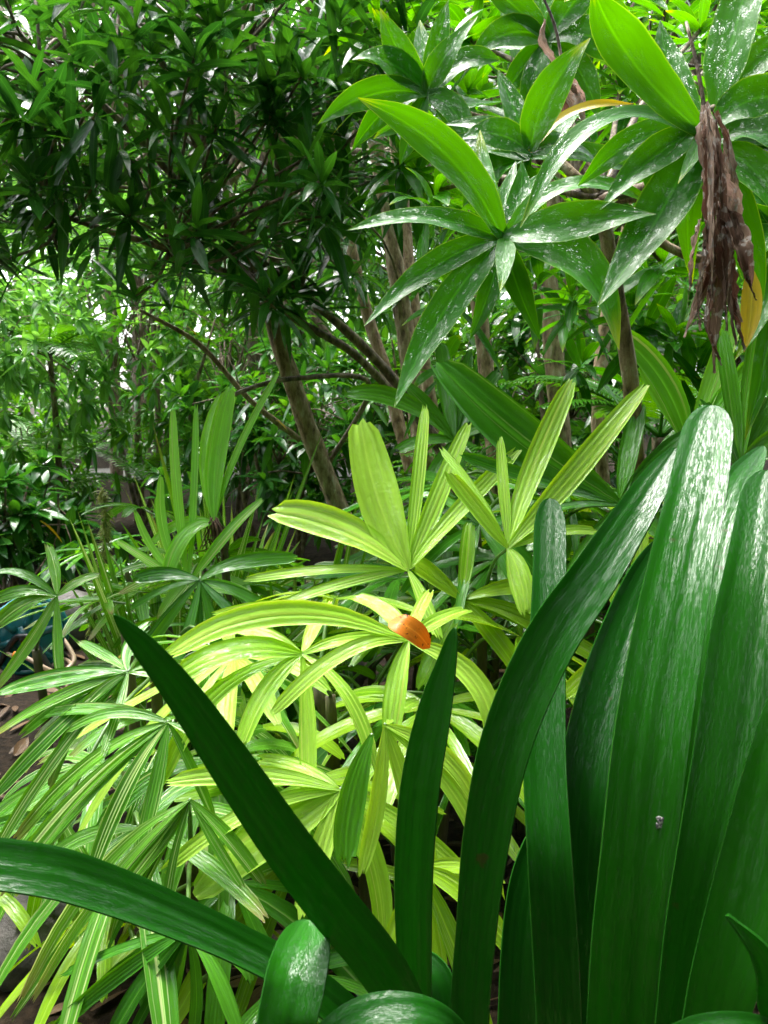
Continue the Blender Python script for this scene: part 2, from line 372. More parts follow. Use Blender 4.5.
# ------------------------------------------------------------------ strap-leaved lilies in front
def crinum(root_px, name_label, leaves, stem_r=.045):
    rp = P(*root_px); gz = float(ground_z(rp[0], rp[1]))
    root = thing('spider_lily', name_label, 'lily', (rp[0], rp[1], gz), 'strap-leaved lilies in front')
    mb = MB(); base = np.array([rp[0], rp[1], gz - .03])
    tube(mb, [base, base * .6 + rp * .4 + [0.005, 0, 0], rp + UP * .02], [stem_r * 1.35, stem_r * 1.1, stem_r * .8], n=10, m=14, rough=.04)
    mb.build('stem', M['stem'], root)
    objs = []
    for L in leaves:
        c = np.array([[*P(x, y, d), w * d / FPX] for x, y, d, w in L['p']])
        n = L.get('n', 46)
        s = spline(c, 400); s = s[(np.concatenate([np.linspace(0, .86, n), 1 - .14 * (1 - np.linspace(0, 1, 26)[1:]) ** 2]) * 399).astype(int)]; s = s[np.concatenate([[True], np.linalg.norm(np.diff(s[:, :3], axis=0), axis=1) > 1e-5])]; pts = s[:, :3]
        F = L.get('F')
        if F is None: F = nrm(nrm(CAM - pts) + np.array(L.get('tilt', (0, 0, .0))))
        W = np.maximum(s[:, 3], .001) * .83 / view_comp(pts, F)
        ln = np.concatenate([[0], np.cumsum(np.linalg.norm(np.diff(pts, axis=0), axis=1))]); ln /= ln[-1]
        a = L.get('tip', .10)
        k = np.clip((ln - (1 - a)) / a, 0, 1); W = W * np.sqrt(np.clip(1 - k ** L.get('te', 2.2), 0.00002, 1))
        mb = MB()
        ribbon(mb, pts, W, F, nu=26, ripple=.012, curl=L.get('curl', .18), rnd=L.get('r', rng.uniform()), wob=L.get('wob', .05), twist=L.get('twist', 0))
        o = mb.build('leaf', M['crinum'], root)
        sm = o.modifiers.new('thickness', 'SOLIDIFY'); sm.thickness = .0018; sm.offset = -1
        es = o.modifiers.new('hard_rim', 'EDGE_SPLIT'); es.split_angle = R(42)
        objs.append(o)
    return root, objs


RX, RY = 590, 1175
right_leaves = [
    # tall wide glossy blade
    dict(p=[(RX, RY, .62, 40), (612, 1090, .60, 66), (619, 1024, .575, 74), (626, 940, .565, 78), (639, 840, .565, 83), (651, 740, .575, 85), (667, 640, .60, 80), (681, 565, .63, 73), (697, 490, .675, 66), (712, 405, .75, 54)], tip=.075, te=2.0, curl=.16, r=.5),
    # right neighbour
    dict(p=[(RX + 30, RY, .66, 40), (672, 1080, .645, 50), (682, 1024, .64, 58), (693, 940, .635, 64), (713, 840, .64, 74), (732, 740, .665, 80), (745, 640, .705, 78), (757, 560, .75, 66), (768, 470, .83, 50)], tip=.09, curl=.18, r=.35),
    # far right, lit through
    dict(p=[(RX + 60, RY, .60, 40), (702, 1060, .57, 60), (725, 980, .56, 74), (756, 870, .56, 82), (790, 740, .57, 74), (815, 640, .6, 50)], tip=.15, curl=.2, r=.9),
    # slim upright behind
    dict(p=[(RX - 30, RY, .76, 40), (560, 1060, .75, 50), (556, 960, .745, 53), (550, 860, .75, 52), (545, 770, .785, 50), (546, 680, .83, 45), (549, 590, .885, 40), (550, 498, .96, 36)], tip=.075, curl=.2, r=.3),
    # arching to the right across the middle
    dict(p=[(RX - 70, RY, .70, 40), (476, 1080, .685, 42), (471, 1010, .675, 46), (477, 930, .665, 48), (487, 840, .66, 55), (508, 740, .655, 60), (549, 645, .655, 60), (597, 573, .665, 54), (640, 505, .69, 42), (676, 448, .73, 26)], tip=.08, curl=.22, r=.25, tilt=(-.3, 0, -.3)),
    # dark one between
    dict(p=[(RX, RY, .80, 40), (575, 1040, .80, 52), (574, 900, .80, 56), (580, 800, .81, 58), (600, 700, .85, 56), (628, 615, .90, 46), (660, 540, .96, 30)], tip=.12, curl=.3, r=.05, tilt=(.1, 0, .1)),
    dict(p=[(RX + 20, RY, .74, 40), (650, 1040, .73, 48), (672, 900, .72, 52), (688, 780, .72, 54), (700, 660, .74, 52), (714, 560, .79, 50), (736, 490, .85, 42), (764, 446, .91, 24)], tip=.12, curl=.2, r=.9, tilt=(0, 0, .2)),
    dict(p=[(RX - 40, RY, .82, 40), (520, 1090, .82, 44), (518, 1000, .82, 44), (524, 900, .83, 40), (540, 820, .85, 30)], tip=.2, curl=.3, r=.0),
    # low ones at the corner
    dict(p=[(RX + 60, RY + 10, .55, 30), (650, 1075, .53, 40), (690, 1042, .52, 44), (740, 1034, .51, 44), (800, 1040, .51, 38)], tip=.2, curl=.2, r=.4, tilt=(0, 0, .7)),
    dict(p=[(RX + 90, RY, .57, 30), (772, 1060, .53, 34), (778, 1000, .51, 40), (762, 955, .50, 32), (728, 916, .50, 14)], tip=.3, te=1.4, curl=.5, r=.7, tilt=(-.3, 0, .3)),
]
crinR, crinR_leaves = crinum((RX, RY, .68), 'dark green spider lily with the widest glossy upright strap leaves', right_leaves)
LX, LY = 425, 1110
left_leaves = [
    # long diagonal, its underside to us
    dict(p=[(LX, LY, .72, 36), (412, 1030, .67, 50), (380, 968, .635, 59), (330, 905, .60, 62), (285, 845, .565, 60), (237, 775, .53, 54), (190, 706, .50, 44), (150, 655, .48, 32), (114, 615, .465, 18)], tip=.06, curl=-.15, r=.6, tilt=(.2, 0, -.75)),
    # low arch to the left
    dict(p=[(LX - 10, LY, .72, 30), (360, 1030, .69, 40), (300, 978, .665, 42), (240, 945, .645, 42), (180, 918, .625, 46), (110, 890, .605, 52), (40, 870, .585, 56), (-60, 862, .565, 54), (-140, 885, .55, 30)], tip=.1, curl=.12, r=.2, tilt=(0, 0, .55)),
    # slim upright
    dict(p=[(LX + 10, LY, .74, 34), (419, 1040, .725, 36), (415, 970, .715, 40), (414, 880, .705, 45), (420, 790, .70, 46), (434, 715, .70, 40), (446, 665, .70, 24), (454, 628, .70, 9)], tip=.03, curl=.2, r=.8, tilt=(-.25, 0, -.35)),
    # short spoon tip
    dict(p=[(LX - 20, LY, .66, 30), (330, 1100, .60, 50), (289, 1045, .565, 64), (294, 990, .575, 70), (302, 955, .60, 64), (309, 920, .64, 50)], tip=.16, te=2.4, curl=.3, r=.75, tilt=(0, 0, .6)),
    # broad recurved blade at the bottom
    dict(p=[(LX - 10, LY + 10, .62, 40), (310, 1095, .57, 60), (318, 1062, .55, 58), (366, 1020, .55, 52), (422, 1016, .55, 44), (460, 1040, .56, 34), (482, 1085, .58, 14)], tip=.12, curl=.1, r=.3, tilt=(0, 0, .7)),
    dict(p=[(LX + 10, LY, .76, 30), (448, 1050, .77, 36), (440, 985, .78, 34), (420, 950, .80, 22)], tip=.2, curl=.3, r=.1),
]
crinL, crinL_leaves = crinum((LX, LY, .72), 'dark green spider lily with one long diagonal leaf and a spoon-tipped short leaf', left_leaves)
# chewed fleck on the wide blade
mb = MB()
for k, (x, y, s) in enumerate([(661, 821, 5.5), (663, 828, 5), (658, 826, 3)]):
    c = P(x, y, .5610); a = np.linspace(0, 6.283, 9, endpoint=False)
    ring = lambda q, z: np.array([c + (RGT * math.cos(t) * .7 + UPV * math.sin(t)) * s * q * .573 / FPX * (1 + .3 * math.sin(3 * t + k)) - FWD * z for t in a])
    mb.grid(np.stack([ring(1, -.007), ring(.85, .0003), ring(.05, .0006)]), np.zeros((3, 9, 2)), close=True)
fl = mb.build('fleck', M['dropping'], crinR_leaves[0]); fl['label'] = 'small white and black fleck'


# ------------------------------------------------------------------ lady palms
def seg(mb, hub, tip, w, bow=None, **kw):
    hx, hy, hd = hub; tx, ty, td = tip
    L = math.hypot(tx - hx, ty - hy)
    if bow is None:
        bow = (0, -.07 * L * abs(tx - hx) / max(L, 1))
    kw.setdefault('rnd', rng.uniform())
    px_leaf(mb, hub, tip, w * .78, bow, prof=STRAP_W, n=13, nu=6, pleat=.24, ribs=3, jag=.014, fold=.14, wob=.2, **kw)


def frond_px(root, mat, hub, segs, foot, loose=False):
    """hub (x,y,d); segs (tipx, tipy, ddepth, w[, bow]); foot: world point where the stalk leaves the cane"""
    mb = MB()
    for s in segs:
        b = s[4] if len(s) > 4 else None
        if loose:
            b = (rng.normal(0, 5), rng.normal(-.05, .04) * abs(s[0] - hub[0])) if b is None else (b[0] * rng.uniform(.2, 1.1), b[1] * rng.uniform(.2, 1.1))
            s = (s[0] + rng.normal(0, 8), s[1] + rng.normal(0, 8), s[2] + rng.normal(0, .02), s[3] * rng.uniform(.55, 1.0))
        seg(mb, hub, (s[0], s[1], hub[2] + s[2]), s[3], b, twist=rng.normal(0, .25) if loose else 0)
    if loose:
        for s in segs:
            if rng.uniform() < .6:
                seg(mb, hub, (s[0] + rng.normal(0, 22), s[1] + rng.normal(0, 18), hub[2] + s[2] + .03), s[3] * rng.uniform(.4, .8), None, twist=rng.normal(0, .3))
    o = mb.build('frond', mat, root)
    mb = MB(); h = P(*hub); f = np.asarray(foot)
    tube(mb, [f, (f + h) / 2 + UP * .03, h], [.0045, .0035, .0028], n=10, m=6)
    mb.build('petiole', M['stem'], o)
    return o


def frond_free(root, mat, hub, out, L, w, nseg=8, spread=115, droop=(.2, .7), foot=None, tilt=.35):
    """fan leaf facing up and outwards"""
    out = nrm(out); upn = nrm(UP * (1 - tilt) + out * tilt * .6 + rng.normal(0, .12, 3))
    x = nrm(np.cross(upn, out)); y = nrm(np.cross(x, upn))
    mb = MB()
    for i in range(nseg):
        a = R(-spread + 2 * spread * i / (nseg - 1) + rng.normal(0, 5))
        d = y * math.cos(a) + x * math.sin(a) + upn * .15
        l = L * (1 - .28 * abs(a) / R(130)) * rng.uniform(.85, 1.1)
        grow_leaf(mb, hub, d, l, w * rng.uniform(.6, 1.3), rng.uniform(*droop), prof=STRAP_W, n=10, nu=4, fold=.1, pleat=.15, ribs=2, rnd=rng.uniform(), F=upn + rng.normal(0, .15, 3), jag=.01)
    o = mb.build('frond', mat, root)
    if foot is not None:
        mb = MB(); f = np.asarray(foot)
        tube(mb, [f, (f + hub) / 2 + UP * .04, hub], [.005, .004, .003], n=8, m=6)
        mb.build('petiole', M['stem'], o)
    return o


def cane(root, x, y, h, r=.011, lean=(0, 0)):
    g = float(ground_z(x, y)); mb = MB()
    top = np.array([x + lean[0], y + lean[1], g + h])
    b = np.array([x, y, g - .03])
    tube(mb, [b, (b + top) / 2 + np.array([.01, .01, 0]), top], [r, r * 1.15, r * .9], n=16, m=9, rough=.12)
    mb.build('cane', M['cane'], root)
    return top


def palm(label, x, y, group='lady palms'):
    return thing('lady_palm', label, 'palm', (x, y, float(ground_z(x, y))), group)


def pix(p):
    v = np.asarray(p) - CAM; z = v @ FWD
    return 384 + FPX * (v @ RGT) / z, 512 - FPX * (v @ UPV) / z


KEEP = [(-60, 580, 100, 700)]


def auto_palm(root, mat, x, y, canes, L=.34, w=.032, nf=5, hr=(.4, .8), rad=.15, droop=(.2, .8), stalk=.2, mats=None):
    for i in range(canes):
        a = rng.uniform(0, 6.28); q = rng.uniform(.2, 1) * rad
        t = cane(root, x + q * math.cos(a), y + q * math.sin(a), rng.uniform(*hr), lean=(.05 * math.cos(a), .05 * math.sin(a)))
        p0 = rng.uniform(0, 6.28)
        for k in range(nf):
            p = p0 + k * 2.4; e = rng.uniform(.1, .9)
            out = np.array([math.cos(p), math.sin(p), 0])
            foot = t - UP * .05 * k
            hub = foot + nrm(out + UP * e) * stalk * rng.uniform(.7, 1.3)
            hx, hy = pix(hub)
            if any(a0 < hx < a1 and b0 < hy < b1 for a0, b0, a1, b1 in KEEP): continue
            frond_free(root, mats[rng.integers(len(mats))] if mats else mat, hub, out, L * rng.uniform(.75, 1.1), w, nseg=int(rng.integers(6, 10)), foot=foot, droop=droop)


# --- the lime palm in the middle, front fronds
limeA = palm('lime yellow lady palm carrying the orange fallen leaf, behind the slim upright lily leaf', .0, 1.35)
tA = cane(limeA, .02, 1.38, .42); tB = cane(limeA, -.10, 1.42, .50); tC = cane(limeA, .08, 1.32, .36); tD = cane(limeA, -.04, 1.25, .34)
frond_px(limeA, M['lime'], (302, 654, 1.22), [(176, 678, -.06, 34, (0, -14)), (160, 786, -.10, 22, (-18, -22)), (239, 752, -.10, 25, (-4, -12)), (308, 812, -.12, 23, (3, 0)), (376, 773, -.10, 19, (10, -14)), (222, 628, .08, 22), (330, 600, .12, 20), (395, 640, .08, 18)], tB)
frond_px(limeA, M['lime'], (408, 640, 1.17), [(166, 657, -.08, 31, (-5, -34)), (212, 616, .03, 18, (0, -18)), (352, 596, .12, 24, (8, -4)), (270, 716, -.08, 22, (6, -24)), (389, 744, -.08, 29, (-2, -4)), (494, 748, -.06, 29, (22, -14)), (470, 610, .12, 20), (430, 590, .14, 18)], tA)
frond_px(limeA, M['lime'], (340, 790, 1.10), [(168, 782, -.02, 24, (0, -10)), (163, 872, -.06, 22, (0, -18)), (196, 895, -.04, 55, (6, -6)), (255, 760, .06, 22), (384, 945, -.05, 30, (10, -8)), (300, 920, -.08, 30), (470, 880, .02, 24)], tD)
frond_px(limeA, M['palm'], (372, 735, 1.06), [(346, 866, -.04, 36, (-8, 4))], tD)
frond_px(limeA, M['lime'], (385, 725, 1.09), [(362, 875, -.03, 22, (4, 0)), (480, 812, .02, 24, (10, -12)), (500, 900, .0, 26, (14, -14)), (435, 880, -.02, 26), (420, 700, .1, 18)], tA)
frond_px(limeA, M['midlime'], (420, 868, 1.0), [(512, 952, -.02, 30, (0, -12)), (490, 1040, -.04, 28, (0, -6)), (440, 1010, -.04, 34, (0, 0)), (380, 990, -.03, 28), (505, 880, .05, 22)], tC)
auto_palm(limeA, M['midlime'], .0, 1.42, 3, nf=5, hr=(.30, .55), rad=.14, mats=[M['midlime'], M['palm'], M['lime']])

# --- second lime palm a step further back
limeB = palm('lime yellow lady palm with upright fans against the brown trunks, bearing no fallen leaf', .12, 1.7)
tE = cane(limeB, .10, 1.72, .62); tF = cane(limeB, .20, 1.6, .62)
frond_px(limeB, M['lime'], (408, 570, 1.45), [(360, 420, .10, 56, (-6, 4)), (271, 512, .04, 40, (0, -12)), (244, 580, -.02, 14, (0, -4)), (258, 616, -.06, 14, (0, -6)), (470, 421, .12, 24, (-3, 6)), (519, 449, .08, 22, (-6, 4)), (426, 405, .16, 18), (440, 640, -.08, 18)], tE)
frond_px(limeB, M['lime'], (508, 548, 1.34), [(647, 385, .06, 30, (-4, 8)), (572, 380, .14, 30, (-6, 4)), (500, 437, .10, 15), (447, 472, .02, 22, (0, 2)), (526, 616, -.06, 30, (3, -4)), (600, 532, .02, 16), (440, 448, .12, 14)], tF)
frond_px(limeB, M['midlime'], (462, 600, 1.5), [(375, 545, .05, 24), (560, 640, 0, 22), (590, 590, .04, 22), (420, 690, -.06, 26), (530, 690, -.05, 26), (470, 520, .1, 20), (655, 700, 0, 22)], tF)
frond_px(limeB, M['midlime'], (640, 640, 1.35), [(600, 745, -.05, 26), (690, 560, .05, 24), (590, 560, .08, 24), (560, 700, 0, 22), (640, 500, .1, 22), (700, 690, -.03, 22)], tF)
auto_palm(limeB, M['midlime'], .14, 1.72, 3, nf=5, hr=(.4, .68), rad=.16, mats=[M['midlime'], M['palm'], M['lime'], M['palm']])

# --- darker fan behind the lilies, right of the middle
darkC = palm('dark green lady palm with one broad ribbed blade, below the rosette shrub', .38, 1.75)
tG = cane(darkC, .36, 1.8, .75); tH = cane(darkC, .45, 1.7, .66)
frond_px(darkC, M['palm'], (620, 505, 1.52), [(436, 362, .05, 58, (-6, 8)), (460, 455, -.04, 18, (0, 2)), (520, 522, -.10, 12), (700, 430, .05, 30), (640, 400, .1, 26), (560, 600, -.1, 24), (690, 560, -.08, 26)], tG)
frond_px(darkC, M['palm'], (454, 440, 1.95), [(405, 384, .0, 16), (396, 452, -.06, 18), (440, 340, .08, 22), (470, 350, .1, 16), (500, 370, .08, 18), (345, 395, -.05, 22, (0, -16)), (530, 420, .02, 18), (420, 500, -.08, 18)], tG)
frond_px(darkC, M['fresh'], (690, 450, 1.6), [(612, 330, .03, 34, (10, -10)), (640, 360, .06, 24), (742, 300, .05, 26), (768, 350, 0, 26), (735, 390, .03, 22), (790, 420, -.05, 28)], tH)
frond_px(darkC, M['palm'], (740, 470, 1.35), [(768, 250, .10, 24, (0, 0)), (722, 330, .08, 22), (700, 400, .04, 20), (800, 430, -.02, 30), (790, 380, .05, 26)], tH)
auto_palm(darkC, M['palm'], .42, 1.85, 4, nf=5, hr=(.5, .9), rad=.25)

# --- striped palms on the left
strA = palm('cream striped lady palm with long fronds sweeping down to the lower left', -.5, 1.4)
tI = cane(strA, -.42, 1.40, .55); tJ = cane(strA, -.36, 1.25, .42); tK = cane(strA, -.30, 1.15, .30); tL = cane(strA, -.52, 1.55, .60)
S = M['striped']
frond_px(strA, S, (128, 672, 1.24), [(-10, 745, -.06, 24, (0, -16)), (-14, 800, -.10, 26, (0, -18)), (8, 858, -.12, 26, (-6, -20)), (-6, 700, -.02, 30, (0, -14)), (58, 790, -.10, 22, (-6, -16)), (70, 640, .08, 22), (150, 610, .1, 16), (190, 700, 0, 18), (100, 760, -.08, 20)], tI, True)
frond_px(strA, S, (168, 722, 1.14), [(-8, 906, -.06, 24, (-16, -34)), (28, 880, -.05, 26, (-8, -26)), (84, 868, -.08, 24, (-6, -14)), (146, 866, -.08, 22, (3, -4)), (0, 830, 0, 26, (0, -30)), (60, 735, .06, 24, (0, -14)), (230, 800, -.04, 20, (8, -10))], tJ, True)
frond_px(strA, S, (190, 800, 1.05), [(5, 1000, -.04, 22, (-20, -34)), (48, 985, -.05, 20, (-12, -24)), (96, 950, -.04, 22, (-10, -18)), (120, 905, 0, 22), (250, 900, -.03, 24), (150, 960, -.04, 18)], tK, True)
frond_px(strA, M['palm'], (188, 930, .98), [(58, 976, .02, 24, (0, -12)), (52, 1024, 0, 22, (0, -14)), (104, 1050, -.02, 28, (-6, -8)), (146, 1060, -.03, 22), (190, 1050, -.03, 22), (240, 1050, -.03, 30, (6, -6)), (262, 985, 0, 24)], tK, True)
frond_px(strA, M['striped'], (60, 815, 1.2), [(-20, 900, -.04, 24), (28, 960, -.06, 22), (-30, 850, 0, 24), (70, 930, -.06, 20), (110, 900, -.04, 20)], tI, True)
auto_palm(strA, S, -.52, 1.5, 3, nf=5, hr=(.28, .55), rad=.16, droop=(.5, 1.1), mats=[S, M['palm'], S])
auto_palm(strA, S, -.27, 1.22, 2, nf=5, hr=(.2, .36), rad=.10, L=.3, droop=(.5, 1.1), mats=[S, M['palm'], M['midlime']])

strB = palm('small striped lady palm beside the teal hose reel', -.78, 1.95)
tM = cane(strB, -.86, 1.9, .42)
frond_px(strB, S, (57, 596, 1.75), [(47, 544, .06, 14, (3, 0)), (-4, 572, 0, 12, (0, -8)), (-8, 602, -.03, 16, (0, -7)), (-6, 628, -.05, 20, (0, -8)), (-4, 690, -.08, 15, (6, -4)), (62, 684, -.08, 13, (-2, 2)), (100, 575, .05, 12)], tM)

upD = palm('green lady palm with narrow upright blades and brown fibre, left of the leaning trunk', -.42, 1.95)
tN = cane(upD, -.40, 1.95, .74); tO = cane(upD, -.46, 2.0, .62)
frond_px(upD, M['fresh'], (214, 522, 1.85), [(231, 386, .06, 26, (-6, 0)), (222, 395, .10, 22, (-10, 0)), (279, 371, .08, 10, (-10, 8)), (165, 580, -.06, 20, (-4, -14)), (150, 545, 0, 12, (0, -10))], tN)
frond_px(upD, M['fresh'], (188, 585, 1.8), [(173, 408, .10, 13, (-3, 0)), (196, 405, .12, 10, (2, 0)), (161, 474, .06, 12, (-10, 4)), (157, 492, .08, 12, (-6, 4)), (135, 510, .04, 10, (-6, 6)), (262, 500, .06, 14), (255, 600, -.04, 18), (115, 540, 0, 12, (-2, 0))], tO)
frond_px(upD, M['palm'], (200, 580, 1.75), [(120, 690, -.06, 18), (160, 700, -.08, 20), (220, 690, -.08, 18), (280, 640, -.04, 20), (290, 560, .04, 20), (130, 600, 0, 18)], tO, True)
mb = MB()
for i in range(26):
    b = P(214, 520, 1.85) + rng.normal(0, .006, 3)
    tube(mb, [b, b + np.array([rng.normal(0, .012), rng.normal(0, .012), -.04]), b + np.array([rng.normal(0, .022), rng.normal(0, .02), -rng.uniform(.06, .12)])], [.0018, .001], n=5, m=4)
mb.build('fibre', M['fibre'], upD)
auto_palm(upD, M['palm'], -.42, 2.05, 3, nf=5, hr=(.3, .6), rad=.18, L=.3, mats=[M['palm'], M['striped'], M['palm']])
lowE = palm('low shaded lady palm at the foot of the leaning trunk', -.2, 2.5)
auto_palm(lowE, M['palm'], -.22, 2.45, 5, nf=5, hr=(.3, .62), rad=.32, L=.36, mats=[M['palm'], M['palm'], M['striped']])
lowF = palm('low dark lady palm between the lime palms and the tan trunks', .25, 2.5)
auto_palm(lowF, M['palm'], .22, 2.45, 5, nf=5, hr=(.4, .85), rad=.34, L=.38, w=.035)
lowG = palm('dark lady palm low at the right edge behind the spider lilies', .85, 2.0)
auto_palm(lowG, M['palm'], .85, 1.95, 5, nf=5, hr=(.4, .85), rad=.3, L=.38, w=.035, mats=[M['palm'], M['midlime']])
lowH = palm('short lady palm in the open soil behind the hose and rock', -1.15, 3.8)
auto_palm(lowH, M['mid'], -.75, 3.3, 3, nf=5, hr=(.15, .4), rad=.3, L=.34)

# orange fallen leaf lying on the lime frond
mb = MB(); p = P(410, 634, 1.125)
pts = spline([P(389, 621, 1.045), P(402, 624, 1.03), P(417, 633, 1.03), P(430, 648, 1.04)], 14)
ribbon(mb, pts, np.sqrt(np.clip(1 - np.abs(np.linspace(-1, 1, 14)) ** 2.4, .002, 1)) * .031, nrm(nrm(CAM - p) * .8 + UP * .5), nu=6, fold=.06, curl=-.05, wob=.1, rnd=.4)
tag(mb.build('fallen_leaf', M['orange']), 'orange spotted fallen leaf lying on the lime palm frond', 'leaf')


# ------------------------------------------------------------------ rosette shrub, upper right (close)
def tube_px(mb, pts, radii, **kw):
    tube(mb, [P(*p) for p in pts], radii, **kw)


ros = thing('rosette_shrub', 'large glossy broad-leaved rosette shrub with a dead brown bundle hanging from it', 'shrub', (.55, 1.75, float(ground_z(.55, 1.75))), 'rosette shrubs')
mb = MB(); tube(mb, [np.array([.55, 1.75, -.03]), np.array([.56, 1.72, .6]), np.array([.50, 1.62, 1.05]), P(600, 200, 1.5)], [.024, .02, .017, .013], n=24, m=9, rough=.08); mb.build('trunk', M['bark'], ros)
mb = MB(); tube_px(mb, [(600, 200, 1.5), (560, 245, 1.38), (520, 246, 1.28), (503, 238, 1.22)], [.010, .008, .007, .006], n=12); mb.build('branch', M['darkbark'], ros)
mb = MB(); tube_px(mb, [(600, 200, 1.5), (660, 180, 1.32), (700, 130, 1.16)], [.011, .009, .007], n=12); mb.build('branch', M['darkbark'], ros)
mb = MB(); tube_px(mb, [(600, 200, 1.5), (545, 150, 1.55), (500, 125, 1.6), (450, 108, 1.62), (426, 92, 1.6)], [.011, .009, .008, .006, .005], n=14); mb.build('branch', M['bark'], ros)
mb = MB(); tube_px(mb, [(545, 150, 1.55), (540, 90, 1.65), (548, 40, 1.7)], [.008, .007, .005], n=10); mb.build('branch', M['darkbark'], ros)
mb = MB(); tube_px(mb, [(600, 200, 1.5), (700, 260, 1.5), (790, 230, 1.45)], [.010, .008, .007], n=10); mb.build('branch', M['bark'], ros)


def rosette_px(root, hub, leaves, mat=None, more=7):
    rr = bpy.data.objects.new('rosette', None); COL.objects.link(rr); rr.parent = root
    h = P(*hub); rr.location = Vector(h) - root.location
    for l in leaves:
        st = l.get('s', hub); mb = MB()
        px_leaf(mb, st, (l['t'][0], l['t'][1], hub[2] + l['t'][2]), l['w'] * .78, (l.get('b', (0, 0))[0], l.get('b', (0, 0))[1] - .06 * abs(l['t'][0] - hub[0])), dmid=l.get('dm'), F=l.get('F'), n=18, nu=6,
                fold=l.get('fold', .2), curl=l.get('curl', .05), rnd=l.get('r', rng.uniform(.2, .9)), wob=l.get('wob', .26), twist=l.get('tw', rng.normal(0, .25)))
        mb.build('leaf', l.get('m', mat or M['drac']), rr)
    for k in range(more):
        a = rng.uniform(0, 6.28); q = rng.uniform(70, 135) * 1.2 / hub[2]; mb = MB()
        tip = (hub[0] + q * math.cos(a), hub[1] + q * .8 * math.sin(a), hub[2] + rng.uniform(.03, .16))
        px_leaf(mb, (hub[0], hub[1] + 6, hub[2] + .02), tip, rng.uniform(20, 34) * 1.2 / hub[2], (rng.normal(0, 5), rng.uniform(-14, 4)), n=18, nu=6, fold=.25, curl=.05, rnd=rng.uniform(.0, .6), wob=.25, twist=rng.normal(0, .35))
        mb.build('leaf', M['drac'], rr)
    return rr


d1 = 1.20
rosette_px(ros, (503, 238, d1), [
    dict(t=(358, 98, -.05), w=50, b=(14, -6), r=.5),
    dict(t=(348, 230, -.06), w=33, b=(0, -6), r=.4),
    dict(t=(364, 326, -.08), w=34, b=(2, -8), r=.3),
    dict(t=(394, 408, -.12), w=44, b=(-4, -6), r=.3),
    dict(t=(500, 292, -.10), w=26, b=(4, -8), r=.7),
    dict(t=(619, 350, -.10), w=58, b=(18, -24), r=.8),
    dict(t=(664, 208, -.03), w=27, b=(-10, -28), r=.6),
    dict(t=(656, 214, -.10), w=48, b=(-6, 6), r=.4, F=nrm(np.array([.1, -.8, .25]))),
    dict(t=(480, 130, .10), w=34, b=(-6, 6), r=.9),
    dict(t=(522, 160, .06), w=30, b=(6, 4), r=.3),
    dict(t=(470, 340, -.04), w=30, b=(4, 0), r=.2),
    dict(t=(540, 340, .04), w=34, b=(-4, 0), r=.2),
])
d2 = 1.15
rosette_px(ros, (700, 132, d2), [
    dict(t=(592, -14, -.08), w=62, b=(-14, 8), r=.45, tw=.3),
    dict(t=(758, -60, .02), w=64, b=(0, 4), s=(716, 105, d2), r=.6),
    dict(t=(800, 30, .02), w=40, b=(0, -8), s=(725, 112, d2), r=.7),
    dict(t=(800, 105, -.05), w=46, b=(0, -12), s=(712, 128, d2), r=.4),
    dict(t=(810, 165, -.06), w=50, b=(0, -14), s=(715, 140, d2), r=.3),
    dict(t=(790, 235, -.08), w=44, b=(8, -12), s=(712, 150, d2), r=.5),
    dict(t=(520, 228, -.08), w=34, b=(-14, -44), r=.45),
    dict(t=(578, 186, .03), w=36, b=(0, -12), r=.1),
    dict(t=(600, 210, -.02), w=42, b=(4, -8), r=.3),
    dict(t=(598, 306, -.06), w=66, b=(8, 6), r=.35),
    dict(t=(678, 184, -.06), w=18, b=(4, 0), r=.9),
    dict(t=(692, 285, .02), w=34, b=(-8, 4), r=.8),
    dict(t=(760, 320, .02), w=46, b=(10, 0), r=.4),
    dict(t=(660, 20, .08), w=40, b=(-8, 0), r=.3),
    dict(t=(564, 2, -.02), w=26, b=(0, -24), s=(640, 60, d2 + .02), r=1.0),
])
rosette_px(ros, (530, 152, 1.34), [
    dict(t=(590, 38, -.02), w=46, b=(-12, 4), r=.75),
    dict(t=(634, 104, -.02), w=15, b=(-8, -10), m=M['yellow'], r=.3),
    dict(t=(498, 70, .06), w=34, r=.4), dict(t=(460, 140, .02), w=34, b=(0, -8), r=.3),
    dict(t=(580, 110, .08), w=34, r=.2), dict(t=(600, 165, .04), w=34, b=(0, -8), r=.2),
])
rosette_px(ros, (426, 94, 1.55), [
    dict(t=(380, 8, -.02), w=36, b=(-4, 4), r=.6), dict(t=(478, 16, -.02), w=32, b=(-8, 6), r=.5), dict(t=(448, 0, .04), w=28, r=.4),
    dict(t=(352, 60, -.04), w=34, b=(0, -10), r=.3), dict(t=(318, 124, -.06), w=32, b=(0, -8), r=.3), dict(t=(352, 150, .02), w=30, b=(0, -10), r=.2),
    dict(t=(420, 20, .1), w=28, r=.7), dict(t=(500, 60, .0), w=36, b=(0, -10), r=.3), dict(t=(470, 150, -.04), w=34, b=(6, -8), r=.25), dict(t=(400, 165, -.02), w=30, r=.2),
])
rosette_px(ros, (548, 40, 1.66), [
    dict(t=(480, -20, -.03), w=36, r=.5), dict(t=(600, -30, -.02), w=40, r=.4), dict(t=(470, 60, -.06), w=36, b=(0, -12), r=.3),
    dict(t=(640, 70, -.04), w=44, b=(0, -12), r=.35), dict(t=(520, 120, -.04), w=32, r=.2), dict(t=(600, 120, -.02), w=36, b=(4, -8), r=.3), dict(t=(540, -40, .04), w=36, r=.6),
    dict(t=(500, 100, .02), w=30, r=.1),
])
